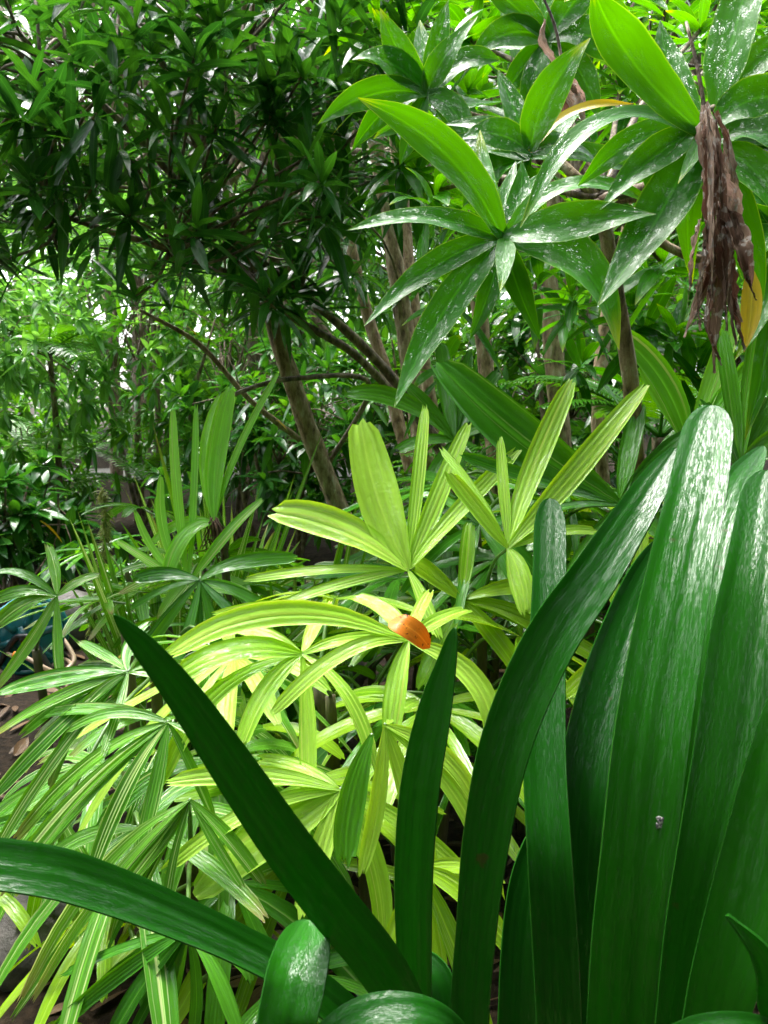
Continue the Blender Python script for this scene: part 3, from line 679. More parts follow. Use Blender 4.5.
rosette_px(ros, (790, 230, 1.38), [
    dict(t=(700, 300, -.03), w=38, b=(0, -10), r=.6), dict(t=(735, 360, -.06), w=34, b=(8, 0), r=.7), dict(t=(750, 190, .02), w=34, r=.4),
    dict(t=(745, 440, -.04), w=34, b=(4, 0), r=.5), dict(t=(690, 240, .02), w=30, b=(0, -10), r=.3), dict(t=(780, 400, -.05), w=38, r=.4),
])
# more shaded rosettes of the same shrub further in
mb = MB()
for (x, y, d) in [(470, 40, 2.0), (400, 60, 2.1), (620, 90, 2.0), (610, 20, 1.95), (700, 30, 1.9), (660, 260, 1.8), (740, 230, 1.9), (440, 190, 1.9), (590, 240, 2.1),
                  (680, 330, 2.0), (460, 290, 2.1), (380, 20, 2.2), (540, 280, 2.2), (740, 90, 1.8), (500, -10, 1.9), (760, 10, 2.0), (640, -10, 2.2), (560, -20, 2.2), (430, 0, 2.4), (720, 400, 2.1)] + [(rng.uniform(400, 780), rng.uniform(-20, 370), rng.uniform(2.0, 2.7)) for _ in range(34)]:
    c = P(x, y, d)
    rosette(mb, c, nrm([rng.normal(0, .4), -.6, .6]), 13, .22, .038, n_seg=9, nu=4)
mb.build('crown', M['drac'], ros)
mb = MB()
hub0 = P(600, 200, 1.5)
for (x, y, d) in [(470, 40, 2.0), (620, 90, 2.0), (700, 30, 1.9), (660, 260, 1.8), (740, 230, 1.9), (440, 190, 1.9), (590, 240, 2.1), (740, 90, 1.8)]:
    c = P(x, y, d); tube(mb, [hub0 + rng.normal(0, .01, 3), (hub0 + c) / 2 + rng.normal(0, .05, 3), c], [.009, .007, .005], n=10, m=6)
mb.build('twigs', M['darkbark'], ros)


# ------------------------------------------------------------------ dead brown leaf bundles
def dead_bundle(label, top, spec, d, twig):
    root = thing('dried_leaf_cluster', label, 'dead leaves', tuple(P(*top)), 'dead leaf bundles')
    mb = MB(); tube_px(mb, twig, [.0022, .003, .003], n=10, m=6); mb.build('twig', M['darkbark'], root)
    for (x0, y0, x1, y1, w, dd) in spec:
        n = 20
        c = [P(x0, y0, d + dd), P(x0 * .7 + x1 * .3 + rng.normal(0, 3), y0 * .7 + y1 * .3, d + dd - .01 + rng.normal(0, .006)), P(x0 * .35 + x1 * .65 + rng.normal(0, 4), y0 * .35 + y1 * .65, d + dd + rng.normal(0, .01)), P(x1, y1, d + dd)]
        pts = spline(c, n); W = np.interp(np.linspace(0, 1, n), LANCE_T, LANCE_W) * w * .74 * d / FPX * (1 + .07 * rng.normal(0, 1, n))
        W[-1] = .001
        mb = MB(); F = nrm(CAM - pts.mean(0) + rng.normal(0, .5, 3))
        ribbon(mb, pts, W, F, nu=7, fold=rng.uniform(.2, .9), curl=rng.uniform(-.4, .5), pleat=.15, ribs=3, rnd=float(rng.choice([0., .3, 1.])), wob=.5, twist=rng.uniform(-1.6, 1.6))
        V = mb.v[0]; mb.v[0] = V + rng.normal(0, .0011, V.shape)
        mb.build('leaf', M['dry'], root)
    return root


dead_bundle('large bundle of dead brown leaves hanging from the near rosette shrub', (706, 110, 1.08), [
    (706, 104, 712, 215, 30, 0), (714, 112, 724, 235, 26, .005), (704, 130, 716, 262, 22, -.012), (726, 130, 742, 250, 22, .012), (706, 170, 702, 258, 20, .01),
    (718, 205, 752, 285, 30, -.004), (716, 200, 742, 322, 24, .006), (710, 205, 684, 338, 20, 0), (712, 210, 714, 372, 18, -.008), (722, 210, 730, 300, 26, -.012),
    (708, 215, 698, 300, 20, .008), (720, 240, 745, 350, 14, .01), (700, 220, 690, 290, 9, -.01), (726, 215, 736, 345, 9, -.02), (714, 260, 722, 365, 9, -.015), (705, 240, 700, 330, 9, -.02), (735, 215, 756, 300, 10, -.015), (716, 120, 726, 330, 8, -.03), (708, 110, 712, 300, 7, -.03), (712, 150, 734, 230, 24, -.018), (702, 120, 708, 200, 14, -.015)], 1.08, [(686, 22, 1.10), (698, 70, 1.09), (710, 150, 1.08), (714, 210, 1.08)])
dead_bundle('small dark bundle of dead leaves between the rosettes at the top', (562, 50, 1.5), [
    (560, 55, 572, 125, 18, 0), (566, 60, 582, 118, 14, .01), (556, 60, 558, 132, 14, -.01), (570, 85, 590, 140, 12, .0), (560, 85, 566, 160, 14, .008), (545, 20, 550, 90, 10, 0)], 1.5, [(540, -10, 1.5), (556, 30, 1.5), (566, 90, 1.5)])
# yellowed half-dead leaf beside it
mb = MB(); px_leaf(mb, (750, 270, 1.13), (744, 352, 1.11), 20, (4, 0), n=12, nu=4, fold=.5, rnd=.6); px = mb.build('yellowing_leaf', M['yellow'])
tag(px, 'yellow withering leaf hanging beside the large brown bundle', 'leaf')

# ------------------------------------------------------------------ multi-stemmed shrub, upper left
shr = thing('dark_shrub', 'many-stemmed dark shrub with a leaning brown trunk and crossing branches', 'shrub', tuple(P(330, 640, 3.3) * [1, 1, 0]))
gz = 0.0


def trunk_px(root, pts, radii, mat='bark', name='trunk', **kw):
    mb = MB(); c = [P(*p) for p in pts]
    if name == 'trunk':
        dn = nrm(c[0] - c[1]); dn = dn / max(-dn[2], .6); b = c[0] + dn * (c[0][2] + .03 - float(ground_z(c[0][0], c[0][1])))
        c = [b] + c; radii = [radii[0] * 1.15] + list(radii)
    tube(mb, c, radii, n=26, m=10, rough=.09, **kw); return mb.build(name, M[mat], root)


d = 3.1
trunk_px(shr, [(328, 480, 3.1), (305, 420, 3.05), (282, 350, 3.0), (266, 300, 2.95), (240, 235, 2.9), (225, 190, 2.85)], [.037, .036, .034, .03, .022, .016])
trunk_px(shr, [(455, 470, 3.2), (425, 425, 3.15), (390, 375, 3.1), (340, 325, 3.0), (285, 280, 2.9), (225, 238, 2.8), (150, 190, 2.7)], [.028, .025, .021, .018, .016, .013, .008], 'darkbark')
trunk_px(shr, [(395, 395, 3.1), (352, 352, 2.95), (300, 322, 2.85), (230, 275, 2.75), (170, 250, 2.6), (60, 215, 2.5), (-20, 180, 2.4)], [.016, .015, .014, .013, .011, .009, .006], 'darkbark', 'branch')
trunk_px(shr, [(266, 300, 2.95), (282, 200, 2.9), (270, 120, 2.8), (250, 40, 2.7), (240, -30, 2.6)], [.022, .02, .017, .013, .01], 'darkbark', 'branch')
trunk_px(shr, [(240, 235, 2.9), (200, 150, 2.75), (165, 70, 2.6), (130, -10, 2.5)], [.018, .015, .012, .009], 'darkbark', 'branch')
trunk_px(shr, [(225, 238, 2.8), (130, 130, 2.6), (40, 60, 2.5), (-40, 30, 2.4)], [.014, .012, .010, .008], 'darkbark', 'branch')
trunk_px(shr, [(300, 285, 2.9), (320, 180, 2.9), (330, 90, 2.8), (350, 0, 2.7)], [.016, .014, .012, .01], 'darkbark', 'branch')
trunk_px(shr, [(300, 440, 3.0), (250, 400, 2.9), (200, 345, 2.85), (140, 310, 2.8)], [.012, .01, .009, .006], 'bark', 'branch')
trunk_px(shr, [(325, 470, 3.1), (370, 385, 3.0), (300, 378, 2.8), (245, 390, 2.7), (215, 408, 2.6)], [.010, .010, .009, .008, .005], 'darkbark', 'branch')
mb = MB(); tw = MB()
limb = [P(*p) for p in [(150, 190, 2.7), (60, 215, 2.5), (-20, 180, 2.4), (250, 40, 2.7), (130, -10, 2.5), (40, 60, 2.5), (350, 0, 2.7), (225, 238, 2.8), (200, 150, 2.75), (270, 120, 2.8), (320, 180, 2.9), (170, 250, 2.6)]]
spots = []
for k in range(215):
    x = rng.uniform(-70, 400); y = rng.uniform(-60, 235 - max(0, x - 250) * .2); dd = rng.uniform(2.0, 3.1)
    spots.append((x, y, dd))
for k in range(26):
    spots.append((rng.uniform(-40, 330), rng.uniform(210, 300), rng.uniform(2.1, 3.0)))
for k in range(22):
    spots.append((rng.uniform(230, 410), rng.uniform(200, 320), rng.uniform(2.75, 3.6)))
for (x, y, dd) in spots:
    c = P(x, y, dd)
    rosette(mb, c, nrm([rng.normal(0, .5), rng.normal(-.35, .4), rng.normal(.5, .4)]), int(rng.integers(9, 15)), .20, .030, n_seg=7, nu=2, droop=(.0, .8), spread=(25, 95))
    b = min(limb, key=lambda q: np.linalg.norm(q - c))
    tube(tw, [b, (b + c) / 2 + rng.normal(0, .04, 3), c], [.007, .005, .004], n=7, m=5)
mb.build('crown', M['dark'], shr)
tw.build('twigs', M['darkbark'], shr)

# tan trunks behind the centre
def stand_tree(label, pts, radii, crown_spots, mat='bark', leaf='dark', L=.2, w=.036, cat='tree', name='slender_tree', group='tan trunks in the middle'):
    b = P(*pts[0]); root = thing(name, label, cat, (b[0], b[1], float(ground_z(b[0], b[1]))), group)
    trunk_px(root, pts, radii, mat)
    if crown_spots:
        mb = MB(); tw = MB(); t = P(*pts[-1])
        for s in crown_spots:
            c = P(*s); rosette(mb, c, nrm([rng.normal(0, .5), rng.normal(-.3, .4), .6]), 12, L, w, n_seg=7)
            tube(tw, [t, (t + c) / 2 + rng.normal(0, .04, 3), c], [.008, .006, .004], n=6, m=5)
        mb.build('crown', M[leaf], root); tw.build('twigs', M['darkbark'], root)
    return root


def spread_spots(n, x0, x1, y0, y1, d0, d1):
    return [(rng.uniform(x0, x1), rng.uniform(y0, y1), rng.uniform(d0, d1)) for _ in range(n)]


stand_tree('slim tan trunk leaning left, nearest to the crossing branches', [(400, 430, 3.7), (385, 370, 3.7), (366, 310, 3.7), (348, 230, 3.65), (335, 150, 3.6), (318, 80, 3.5)], [0.0288, 0.0288, 0.0266, 0.0245, 0.0216, 0.0180], spread_spots(9, 280, 380, -40, 120, 3.2, 3.8))
stand_tree('thick tan trunk beside the tip of the long left rosette leaf', [(418, 420, 3.5), (405, 330, 3.5), (390, 230, 3.5), (377, 150, 3.45), (366, 60, 3.4)], [0.0418, 0.0403, 0.0374, 0.0346, 0.0288], spread_spots(9, 340, 450, -60, 90, 3.1, 3.8))
stand_tree('tan trunk close behind the thick one', [(430, 400, 3.9), (412, 300, 3.9), (402, 200, 3.9), (392, 100, 3.8), (388, 0, 3.7)], [0.0360, 0.0360, 0.0331, 0.0302, 0.0259], spread_spots(9, 360, 480, -60, 60, 3.3, 4))
stand_tree('tan trunk half hidden below the round rosette', [(492, 430, 3.3), (484, 350, 3.3), (476, 280, 3.3), (470, 170, 3.3), (462, 60, 3.2)], [0.0331, 0.0331, 0.0317, 0.0288, 0.0230], spread_spots(9, 420, 540, -60, 90, 2.9, 3.5), leaf='mid')
stand_tree('tan trunk right of the round rosette, seen behind its broad leaf', [(560, 430, 3.2), (554, 360, 3.2), (548, 250, 3.2), (555, 130, 3.2), (545, 40, 3.1)], [0.0396, 0.0382, 0.0360, 0.0324, 0.0259], spread_spots(10, 500, 640, -60, 120, 2.8, 3.5), leaf='mid')
stand_tree('slim trunk farthest right of the tan trunks, behind the strap-like blades', [(602, 470, 3.4), (598, 400, 3.4), (610, 300, 3.4), (640, 180, 3.3), (660, 60, 3.2)], [0.0302, 0.0302, 0.0274, 0.0245, 0.0202], spread_spots(12, 580, 760, -60, 160, 2.8, 3.5), leaf='mid')


# ------------------------------------------------------------------ background plants
def bush(name, label, cat, x, y, h, rad, nclump, L, w, mat, group, leaves=11, stems=4, zlow=.15, seg_n=5):
    g = float(ground_z(x, y)); root = thing(name, label, cat, (x, y, g), group)
    mb = MB(); st = MB(); b0 = np.array([x, y, g])
    off = rng.uniform(0, 6.28, 4)
    tips = []
    for k in range(stems):
        a = rng.uniform(0, 6.28); t = b0 + np.array([math.cos(a) * rad * .5, math.sin(a) * rad * .5, h * rng.uniform(.6, .85)])
        tips.append(t); tube(st, [b0 - UP * .05 + rng.normal(0, .03, 3) * [1, 1, 0], (b0 + t) / 2 + rng.normal(0, .06, 3), t], [.016 * h ** .6, .011 * h ** .6, .005], n=10, m=6)
    for k in range(nclump):
        v = nrm(rng.normal(0, 1, 3)); r = rng.uniform(.35, 1) ** .6
        lump = 1 + .25 * math.sin(3 * math.atan2(v[1], v[0]) + off[0]) + .2 * math.sin(5 * v[2] + off[1])
        c = b0 + np.array([v[0] * rad * r * lump, v[1] * rad * r * lump, h * (zlow + (1 - zlow) * (.5 + .5 * v[2] * r * lump * .95))])
        rosette(mb, c, nrm(v + UP * .5), int(leaves), L * rng.uniform(.8, 1.2), w, n_seg=seg_n, nu=2, droop=(.1, .9))
        if k % 4 == 0:
            t = tips[rng.integers(len(tips))]; tube(st, [t * .4 + (b0 + UP * h * .3) * .6, (t + c) / 2, c], [.006, .004, .003], n=5, m=4)
    st.build('trunk', M['darkbark'], root); mb.build('crown', M[mat], root)
    return root


def pinnate(name, label, x, y, nf, L, ll, lw, mat, trunk_h=0.0, group=None, elev=(.5, 1.2), cat='fern', tr=.035, nl=26, droop=.7):
    g = float(ground_z(x, y)); root = thing(name, label, cat, (x, y, g), group)
    top = np.array([x, y, g + trunk_h])
    if trunk_h:
        mb = MB(); tube(mb, [np.array([x, y, g - .05]), np.array([x + .02, y, g + trunk_h / 2]), top], [tr * 1.1, tr, tr * .8], n=20, m=9, rough=.06); mb.build('trunk', M['darkbark'], root)
    for k in range(nf):
        a = k * 2.4 + rng.uniform(0, .6); e = rng.uniform(*elev); d = nrm([math.cos(a), math.sin(a), e]); l = L * rng.uniform(.75, 1.1)
        t = np.linspace(0, 1, 14)[:, None]
        c = top + d * l * t - UP * (l * droop * .6 * t ** 2)
        mb = MB(); tube(mb, c[::3], [.008 * L ** .5, .003], n=12, m=5)
        T = nrm(np.gradient(c, axis=0)); side = nrm(np.cross(T, UP)); nn = np.cross(side, T)
        for j in range(nl):
            s = .15 + .85 * j / nl; i = min(int(s * 13), 12); f = s * 13 - i; p = c[i] * (1 - f) + c[i + 1] * f
            q = ll * (math.sin(math.pi * min(1, .12 + s * .86)) ** .7) * rng.uniform(.9, 1.1)
            for sg in (-1, 1):
                grow_leaf(mb, p, side[i] * sg + T[i] * .55 + nn[i] * .15, q, lw, .5, n=4, nu=2, fold=.2, rnd=.5 + .3 * math.sin(k * 3.1) + rng.uniform(-.1, .1), F=nn[i])
        mb.build('frond', M[mat], root)
    return root


BG = 'shrubs in the background'
# left: light garden seen under the dark shrub
bush('broad_leaved_shrub', 'pale bright shrub at the far left under the dark canopy', 'shrub', -2.6, 5.2, 2.4, .95, 127, .17, 0.040, 'pale', BG)
bush('broad_leaved_shrub', 'pale bright shrub directly behind the thin dark stem', 'shrub', -2.05, 6.6, 2.6, .9, 127, .17, 0.040, 'pale', BG)
bush('broad_leaved_shrub', 'mid green shrub behind the blades of the upright lady palm', 'shrub', -1.05, 5.4, 1.9, .75, 119, .17, 0.038, 'mid', BG)
bush('broad_leaved_shrub', 'shaded shrub behind the leaning brown trunk', 'shrub', -.5, 4.6, 1.5, .7, 119, .18, 0.040, 'dark', BG)
bush('broad_leaved_shrub', 'green shrub low behind the tan trunks', 'shrub', .25, 4.9, 1.7, .8, 127, .18, 0.040, 'mid', BG)
bush('broad_leaved_shrub', 'dense shrub right of the tan trunks', 'shrub', 1.15, 4.3, 2.0, .8, 136, .18, 0.040, 'dark', BG)
bush('broad_leaved_shrub', 'mid green shrub far at the right edge behind the dead bundle', 'shrub', 2.0, 4.9, 2.6, .95, 144, .18, 0.040, 'mid', BG)
bush('broad_leaved_shrub', 'tall pale shrub behind the crossing branches', 'shrub', -1.4, 8.2, 3.6, 1.1, 153, .2, 0.046, 'pale', BG)
bush('broad_leaved_shrub', 'round pale shrub beside the far gravel path', 'shrub', -4.3, 8.0, 3.0, 1.3, 153, .2, 0.046, 'pale', BG)
bush('low_dark_plant', 'low dark glossy clump with a yellowing leaf at the left edge', 'plant', -2.0, 4.2, .75, .5, 46, .20, .06, 'dark', 'low dark clumps')
bush('low_dark_plant', 'low dark clump on the mulch just behind the one with the yellowing leaf', 'plant', -2.25, 5.0, .6, .45, 36, .20, .06, 'dark', 'low dark clumps')
bush('low_dark_plant', 'small light green clump just above the rock', 'plant', -1.15, 3.7, .36, .22, 22, .11, .035, 'mid', 'low dark clumps')
bush('low_dark_plant', 'small light green clump between the fuzzy shoot and the upright palm', 'plant', -.78, 2.9, .42, .2, 24, .12, .04, 'mid', 'low dark clumps')
# ferns and feather palms
pinnate('tree_fern', 'feathery fern spreading at the left edge above the mulch', -2.5, 5.9, 11, 1.15, .16, .018, 'pale', .5, 'ferns')
pinnate('tree_fern', 'feathery fern right of the thin dark stem', -1.75, 6.0, 11, 1.05, .16, .018, 'mid', .35, 'ferns')
pinnate('tree_fern', 'dark wet fern below the dead bundle, behind the strap leaves', .95, 2.75, 12, .75, .13, .016, 'palm', .95, 'ferns', nl=30)
pinnate('tree_fern', 'dark fern low beside the trunk farthest right', .55, 3.6, 11, .8, .13, .016, 'mid', .6, 'ferns')
pinnate('feather_palm', 'thin dark stem topped with drooping feather fronds', float(P(58, 500, 5.6)[0]), float(P(58, 500, 5.6)[1]), 11, .75, .26, .024, 'mid', 1.35, 'feather palms', (.2, 1.0), 'palm', .022, 18)
pinnate('feather_palm', 'second thin stem further right, with hanging fronds', float(P(158, 480, 6.4)[0]), float(P(158, 480, 6.4)[1]), 10, 1.0, .32, .028, 'pale', 2.1, 'feather palms', (.2, 1.0), 'palm', .022, 18)
pinnate('feather_palm', 'tall feather palm behind the pale shrubs', -3.2, 9.5, 12, 1.7, .45, .035, 'pale', 3.0, 'feather palms', (.1, 1.0), 'palm', .07, 24)
# striped grassy clumps filling the bed left of the middle
for (lab, x, y, n, L) in [('striped grassy clump with upright arching blades, beside the fuzzy shoot', -.60, 2.12, 40, .92), ('striped grassy clump of arching blades in front of the leaning trunk foot', -.27, 2.2, 40, .86), ('striped grassy clump behind the upright lady palm', -.55, 2.7, 46, 1.0)]:
    g = float(ground_z(x, y)); mb = MB()
    for k in range(n):
        a = rng.uniform(0, 6.28); q = rng.uniform(0, .07)
        grow_leaf(mb, np.array([x + q * math.cos(a), y + q * math.sin(a), g]), [math.cos(a), math.sin(a), rng.uniform(1.6, 6)], L * rng.uniform(.55, 1.1), rng.uniform(.016, .03), rng.uniform(.0, .7), n=14, nu=4, rnd=rng.uniform(), fold=.3, twist=rng.normal(0, .4))
    tag(mb.build('grass_clump', M['striped']), lab, 'grass clump', 'striped grassy clumps')
# fine grassy tuft at the trunk foot
for (lab, x, y, n, L, mat) in [('tuft of narrow grassy blades at the trunk foot', -.42, 3.0, 90, .5, 'mid'), ('tuft of narrow grassy blades on the mulch edge', -1.35, 4.7, 80, .45, 'mid')]:
    g = float(ground_z(x, y)); mb = MB()
    for k in range(n):
        a = rng.uniform(0, 6.28); q = rng.uniform(0, .12)
        grow_leaf(mb, np.array([x + q * math.cos(a), y + q * math.sin(a), g]), [math.cos(a), math.sin(a), rng.uniform(.6, 2)], L * rng.uniform(.6, 1.1), .014, rng.uniform(.4, 1.3), prof=STRAP_W, n=8, rnd=rng.uniform())
    tag(mb.build('grass_tuft', M[mat]), lab, 'grass tuft', 'grass tufts')


def tree(label, x, y, h, r, nclump, mat, L=.26, w=.07, group='trees beyond the garden', zmid=.58):
    g = float(ground_z(x, y)); root = thing('tree', label, 'tree', (x, y, g), group)
    mb = MB(); st = MB(); b = np.array([x, y, g]); zc = h * zmid
    tube(st, [b - UP * .1, b + UP * h * .3 + rng.normal(0, .1, 3), b + UP * h * .75], [.16, .13, .05], n=16, m=9, rough=.08)
    st.build('trunk', M['darkbark'], root); st = MB()
    off = rng.uniform(0, 6.28, 4)
    for k in range(nclump):
        v = nrm(rng.normal(0, 1, 3)); q = rng.uniform(.3, 1) ** .6; lump = 1 + .28 * math.sin(4 * math.atan2(v[1], v[0]) + off[0]) * math.cos(4 * v[2] + off[1])
        c = b + np.array([v[0] * r * q * lump, v[1] * r * q * lump, zc + v[2] * h * .46 * q * lump])
        rosette(mb, c, nrm(v + UP * .4), 10, L * rng.uniform(.8, 1.3), w, n_seg=4, nu=1, droop=(.2, 1))
        if k % 5 == 0:
            a = b + UP * rng.uniform(.3, .7) * h; tube(st, [a, (a + c) / 2 + rng.normal(0, .1, 3), c], [.045, .03, .01], n=6, m=5)
    st.build('limbs', M['darkbark'], root); mb.build('crown', M[mat], root)
    return root


bush('broad_leaved_shrub', 'knee-high green shrub behind the mulch at the far left', 'shrub', -2.9, 6.3, 1.0, .8, 144, 0.140, 0.027, 'mid', BG)
bush('broad_leaved_shrub', 'knee-high green shrub between the two thin stems', 'shrub', -1.75, 7.4, 1.2, .8, 144, 0.140, 0.027, 'mid', BG)
tree('pale leafy tree farthest to the left', -7.5, 13.5, 10, 2.6, 640, 'pale')
tree('pale leafy tree behind the two thin stems', -4.4, 14.5, 10.5, 2.6, 640, 'pale')
tree('mid green tree behind the crossing branches', -1.4, 12.5, 10.5, 2.6, 640, 'mid')
tree('mid green tree in line with the tan trunks', 1.2, 11.0, 9.5, 2.2, 600, 'mid')
tree('dense tree behind the close rosettes', 3.4, 9.5, 9, 2.2, 600, 'mid')
tree('dense tree at the far right', 5.6, 11, 10.5, 2.6, 640, 'mid')
tree('tall dark tree shading the dark shrub from behind', -.9, 6.6, 6.0, 1.5, 260, 'dark', L=.2, w=.045)
tree('dark tree over the right-hand shrubs', 1.5, 6.2, 5.6, 1.5, 260, 'dark', L=.2, w=.045)

tree('unseen leafy tree added at the back of the viewpoint, trunk to the left', -3.2, -4.2, 7.2, 2.1, 520, 'dark', L=.36, w=.12, zmid=.5, group='unseen trees added round the viewpoint')  # this and the next four: out of view, added to block sky in leaf reflections
tree('unseen leafy tree added straight at the back of the viewpoint', .2, -5.0, 7.2, 2.1, 230, 'dark', L=.36, w=.12, zmid=.5, group='unseen trees added round the viewpoint')
tree('unseen leafy tree added at the back of the viewpoint, trunk to the right', 3.4, -4.0, 7.2, 2.1, 520, 'dark', L=.36, w=.12, zmid=.5, group='unseen trees added round the viewpoint')
tree('unseen leafy tree added beside the viewpoint on the right', 4.6, .6, 7.2, 2.1, 520, 'dark', L=.36, w=.12, zmid=.5, group='unseen trees added round the viewpoint')
tree('unseen leafy tree added beside the viewpoint on the left', -4.8, .8, 7.2, 2.1, 520, 'dark', L=.36, w=.12, zmid=.5, group='unseen trees added round the viewpoint')

tree('unseen tall spreading tree added to hang over the viewpoint', 2.6, -2.8, 10.5, 4.6, 520, 'dark', L=.5, w=.19, zmid=.74, group='unseen trees added round the viewpoint')  # canopy out of view, added so sky gaps break up the wet highlights

# far wood closing the view
mb = MB()
for k in range(4200):
    x = rng.uniform(-24, 24); y = rng.uniform(18, 24); z = float(ground_z(x, y)) + rng.uniform(0, 1) * (11 + 1.5 * math.sin(x * .7))
    rosette(mb, np.array([x, y, z]), nrm(rng.normal(0, 1, 3) + [0, -.5, .6]), 8, .7, .22, n_seg=4, nu=1)
for k in range(3600):  # ring behind the camera, out of view, added to darken leaf reflections
    a = rng.uniform(-2.15, 2.15); r = rng.uniform(9.5, 13)
    x = r * math.sin(a); y = -r * math.cos(a) + 1; z = float(ground_z(x, y)) + rng.uniform(0, 1) * (6.8 + 1.6 * math.sin(a * 5) + 1.2 * math.sin(a * 13))
    rosette(mb, np.array([x, y, z]), nrm(rng.normal(0, 1, 3) + [0, 0, .6]), 8, .6, .22, n_seg=4, nu=1)
tag(mb.build('woods', M['mid']), 'far green wood closing the view between the trees, with an unseen ring added behind the viewpoint', 'wood', kind='stuff')

# ------------------------------------------------------------------ rocks, hose reel, hose, fuzzy shoot
def rock(label, px, d, size, seed):
    b = P(*px, d); b[2] = float(ground_z(b[0], b[1]))
    r2 = np.random.default_rng(seed); th = np.linspace(0, 2 * np.pi, 40, endpoint=False); ph = np.linspace(-.5 * np.pi, .5 * np.pi, 24)
    A, B = np.meshgrid(th, ph); dirs = np.stack([np.cos(A) * np.cos(B), np.sin(A) * np.cos(B), np.sin(B)], -1)
    k = r2.normal(0, 1, (7, 3)); k = nrm(k); hgt = r2.uniform(.68, .95, 7)
    rad = np.minimum(1.0, np.min(hgt / np.maximum((dirs @ k.T), .05), -1))
    rad = rad * (1 + .03 * np.sin(dirs @ [9, 5, 7]) + .02 * np.sin(dirs @ [17, -13, 11]))
    V = dirs * rad[..., None] * np.array(size) + b + np.array([0, 0, size[2] * .45])
    mb = MB(); mb.grid(V, np.stack([A, B], -1), close=True)
    return tag(mb.build('rock', M['rock']), label, 'rock', 'rocks in the bed')


rock('grey brown wet rock beside the hose', (76, 640), 3.45, (.19, .13, .15), 3)
rock('flat grey stone at the foot of the leaning trunk', (300, 500), 2.9, (.26, .16, .12), 8)
rock('dark stone low at the bottom left under the palm', (20, 1000), 1.5, (.12, .1, .07), 5)


def ring_grid(mb, c, ax, prof, m=40):
    """surface of revolution round axis ax through c; prof rows (axial, radius)"""
    a, x, y = basis(ax); t = np.linspace(0, 2 * np.pi, m, endpoint=False)
    V = np.stack([c + a * z + (np.cos(t)[:, None] * x + np.sin(t)[:, None] * y) * r for z, r in prof])
    mb.grid(V, np.zeros((len(prof), m, 2)), close=True)


rc = P(28, 634, 3.05); rg = float(ground_z(rc[0], rc[1])); rc[2] = rg + .155
reel = thing('hose_reel', 'teal plastic hose reel half hidden by striped palm blades', 'hose reel', (rc[0], rc[1], rg))
ax = nrm([.25, -1, .1])
for k, sg in enumerate((-1, 1)):
    mb = MB(); c0 = rc + ax * .07 * sg
    ring_grid(mb, c0, ax, [(-.008, .122), (-.010, .135), (0, .142), (.010, .135), (.008, .122), (-.008, .122)])
    ring_grid(mb, c0, ax, [(-.010, .0), (-.010, .045), (.010, .045), (.010, .0)])
    ring_grid(mb, c0, ax, [(-.004, .04), (-.004, .125), (.004, .125), (.004, .04)])
    a_, x_, y_ = basis(ax)
    for j in range(6):
        t = j * math.pi / 3 + .3; dv = x_ * math.cos(t) + y_ * math.sin(t)
        tube(mb, [c0 + dv * .04, c0 + dv * .125], [.017, .014], n=5, m=8)
    mb.build('flange', M['teal'], reel)
mb = MB(); ring_grid(mb, rc, ax, [(-.068, .05), (-.06, .06), (.06, .06), (.068, .05)]); mb.build('drum', M['black'], reel)
mb = MB(); t = np.linspace(0, 2 * np.pi * 9, 300); a_, x_, y_ = basis(ax)
zz = -.05 + .1 * np.abs(((t / (2 * np.pi * 4.5)) % 2) - 1); rr_ = .072 + .017 * (t > 2 * np.pi * 4.5)
pts = rc + a_ * zz[:, None] + (np.cos(t)[:, None] * x_ + np.sin(t)[:, None] * y_) * rr_[:, None]
tube(mb, pts, [.0085, .0085], n=300, m=7); mb.build('hose_coil', M['hose'], reel)
mb = MB(); hb = rc + ax * .10
tube(mb, [np.array([hb[0] - .13, hb[1] - .02, rg]), np.array([hb[0] - .04, hb[1], rc[2]]), np.array([hb[0], hb[1], rc[2] + .02]), np.array([hb[0] + .04, hb[1], rc[2]]), np.array([hb[0] + .13, hb[1] - .02, rg])], [.011, .011], n=18, m=8)
hb = rc - ax * .10
tube(mb, [np.array([hb[0] - .13, hb[1] + .02, rg]), np.array([hb[0] - .04, hb[1], rc[2]]), np.array([hb[0], hb[1], rc[2] + .02]), np.array([hb[0] + .04, hb[1], rc[2]]), np.array([hb[0] + .13, hb[1] + .02, rg])], [.011, .011], n=18, m=8)
tube(mb, [rc - ax * .11, rc + ax * .11], [.012, .012], n=4, m=8); mb.build('frame', M['black'], reel)
mb = MB(); tube(mb, [rc + ax * .085 + x_ * .09, rc + ax * .15 + x_ * .09], [.012, .014], n=6, m=8); mb.build('handle', M['black'], reel)

hs = thing('garden_hose', 'beige garden hose looping over the soil beside the teal reel', 'hose', tuple(P(40, 660, 3.05)))
mb = MB()
tube_px(mb, [(-2, 618, 3.08), (4, 640, 3.0), (8, 654, 2.95), (22, 656, 2.93), (36, 663, 2.92), (52, 671, 2.93), (66, 672, 3.0), (71, 664, 3.08), (62, 659, 3.14), (46, 660, 3.16)], [.0085, .0085], n=70, m=8)
tube_px(mb, [(42, 622, 3.1), (54, 630, 3.06), (66, 643, 3.03), (74, 659, 3.0), (68, 668, 2.97), (50, 678, 2.9), (38, 674, 2.88)], [.0085, .0085], n=50, m=8)
mb.build('tubing', M['hose'], hs)
mb = MB(); q0, q1 = P(14, 655, 2.935), P(23, 657, 2.925); 
ring_grid(mb, q0, q1 - q0, [(0, .009), (.002, .015), (.014, .016), (.016, .013), (.022, .013), (.024, .016), (.036, .014), (.038, .009)], 14); mb.build('connector', M['oplastic'], hs)

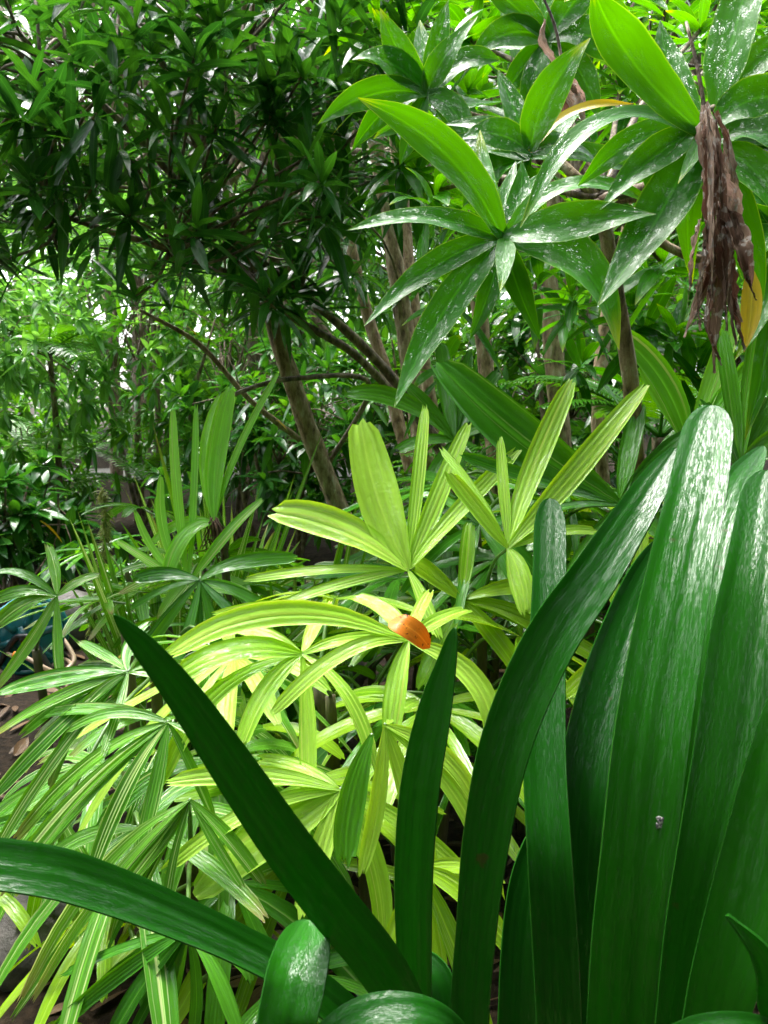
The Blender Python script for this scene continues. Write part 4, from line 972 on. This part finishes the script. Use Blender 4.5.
sh = thing('fuzzy_shoot', 'pale yellow-green fuzzy upright shoot beside the rock', 'plant', tuple(P(92, 690, 2.3) * [1, 1, 0]))
mb = MB(); c = [P(90, 700, 2.3), P(92, 640, 2.3), P(97, 585, 2.3), P(106, 535, 2.32), P(102, 490, 2.34)]; c[0][2] = 0
tube(mb, c, [.008, .007, .006, .004, .002], n=16, m=6); mb.build('stem', M['stem'], sh)
mb = MB(); s = spline(c, 240)
for p in s[60:]:
    for _ in range(6):
        dv = nrm(rng.normal(0, 1, 3) + UP * .2); grow_leaf(mb, p, dv, rng.uniform(.012, .04), .0045, .6, n=4, nu=1, rnd=rng.uniform())
mb.build('fuzz', M['fluff'], sh)

# single yellow leaves caught in the shrubs
for (lab, x, y, dd, L) in [('small yellow leaf at the left edge under the canopy', 4, 163, 2.2, .06), ('small yellow leaf hanging below the crossing branches', 186, 326, 2.6, .05), ('yellow leaf by the thin branch beside the leaning trunk', 276, 420, 2.8, .05), ('yellow green leaf resting low on the dark clump', 40, 521, 4.2, .16)]:
    mb = MB(); grow_leaf(mb, P(x, y, dd), [.8, -.2, -.5], L, L * .38, .4, n=8, nu=4, rnd=rng.uniform()); tag(mb.build('yellow_leaf', M['yellow']), lab, 'leaf', 'single yellow leaves')

# ------------------------------------------------------------------ light
w = bpy.data.worlds.new('World'); SC.world = w; w.use_nodes = True
nt = w.node_tree; nt.nodes.clear(); new = nt.nodes.new
o = new('ShaderNodeOutputWorld'); b = new('ShaderNodeBackground'); sky = new('ShaderNodeTexSky'); hs_ = new('ShaderNodeHueSaturation')
sky.sky_type = 'NISHITA'; sky.sun_disc = False; SUN_EL, SUN_AZ = R(66), R(-30)
sky.sun_elevation = SUN_EL; sky.sun_rotation = SUN_AZ; sky.dust_density = 4; sky.air_density = 1.0
hs_.inputs['Saturation'].default_value = .3
nt.links.new(sky.outputs[0], hs_.inputs['Color']); nt.links.new(hs_.outputs[0], b.inputs[0]); nt.links.new(b.outputs[0], o.inputs[0])
b.inputs[1].default_value = .15
sl = bpy.data.lights.new('sun', 'SUN'); sl.energy = .95; sl.angle = R(22); sl.color = (1, .97, .92)
so = bpy.data.objects.new('sun', sl); COL.objects.link(so)
dv = Vector((math.sin(SUN_AZ) * math.cos(SUN_EL), math.cos(SUN_AZ) * math.cos(SUN_EL), math.sin(SUN_EL)))
so.rotation_euler = dv.to_track_quat('Z', 'Y').to_euler(); so.location = (0, 0, 12)

cd = bpy.data.cameras.new('camera'); co = bpy.data.objects.new('camera', cd); COL.objects.link(co)
co.location = tuple(CAM); co.rotation_euler = (math.pi / 2 + PITCH, 0, 0)
cd.sensor_fit = 'VERTICAL'; cd.sensor_height = 36; cd.lens = 36 * FPX / 1024; cd.clip_end = 500; cd.clip_start = .02
cd.dof.use_dof = True; cd.dof.focus_distance = 1.15; cd.dof.aperture_fstop = 16
SC.camera = co
SC.view_settings.view_transform = 'Standard'; SC.view_settings.look = 'None'; SC.view_settings.gamma = 1; SC.view_settings.exposure = 2.7
SC.cycles.max_bounces = 8; SC.cycles.transmission_bounces = 6; SC.cycles.use_denoising = True
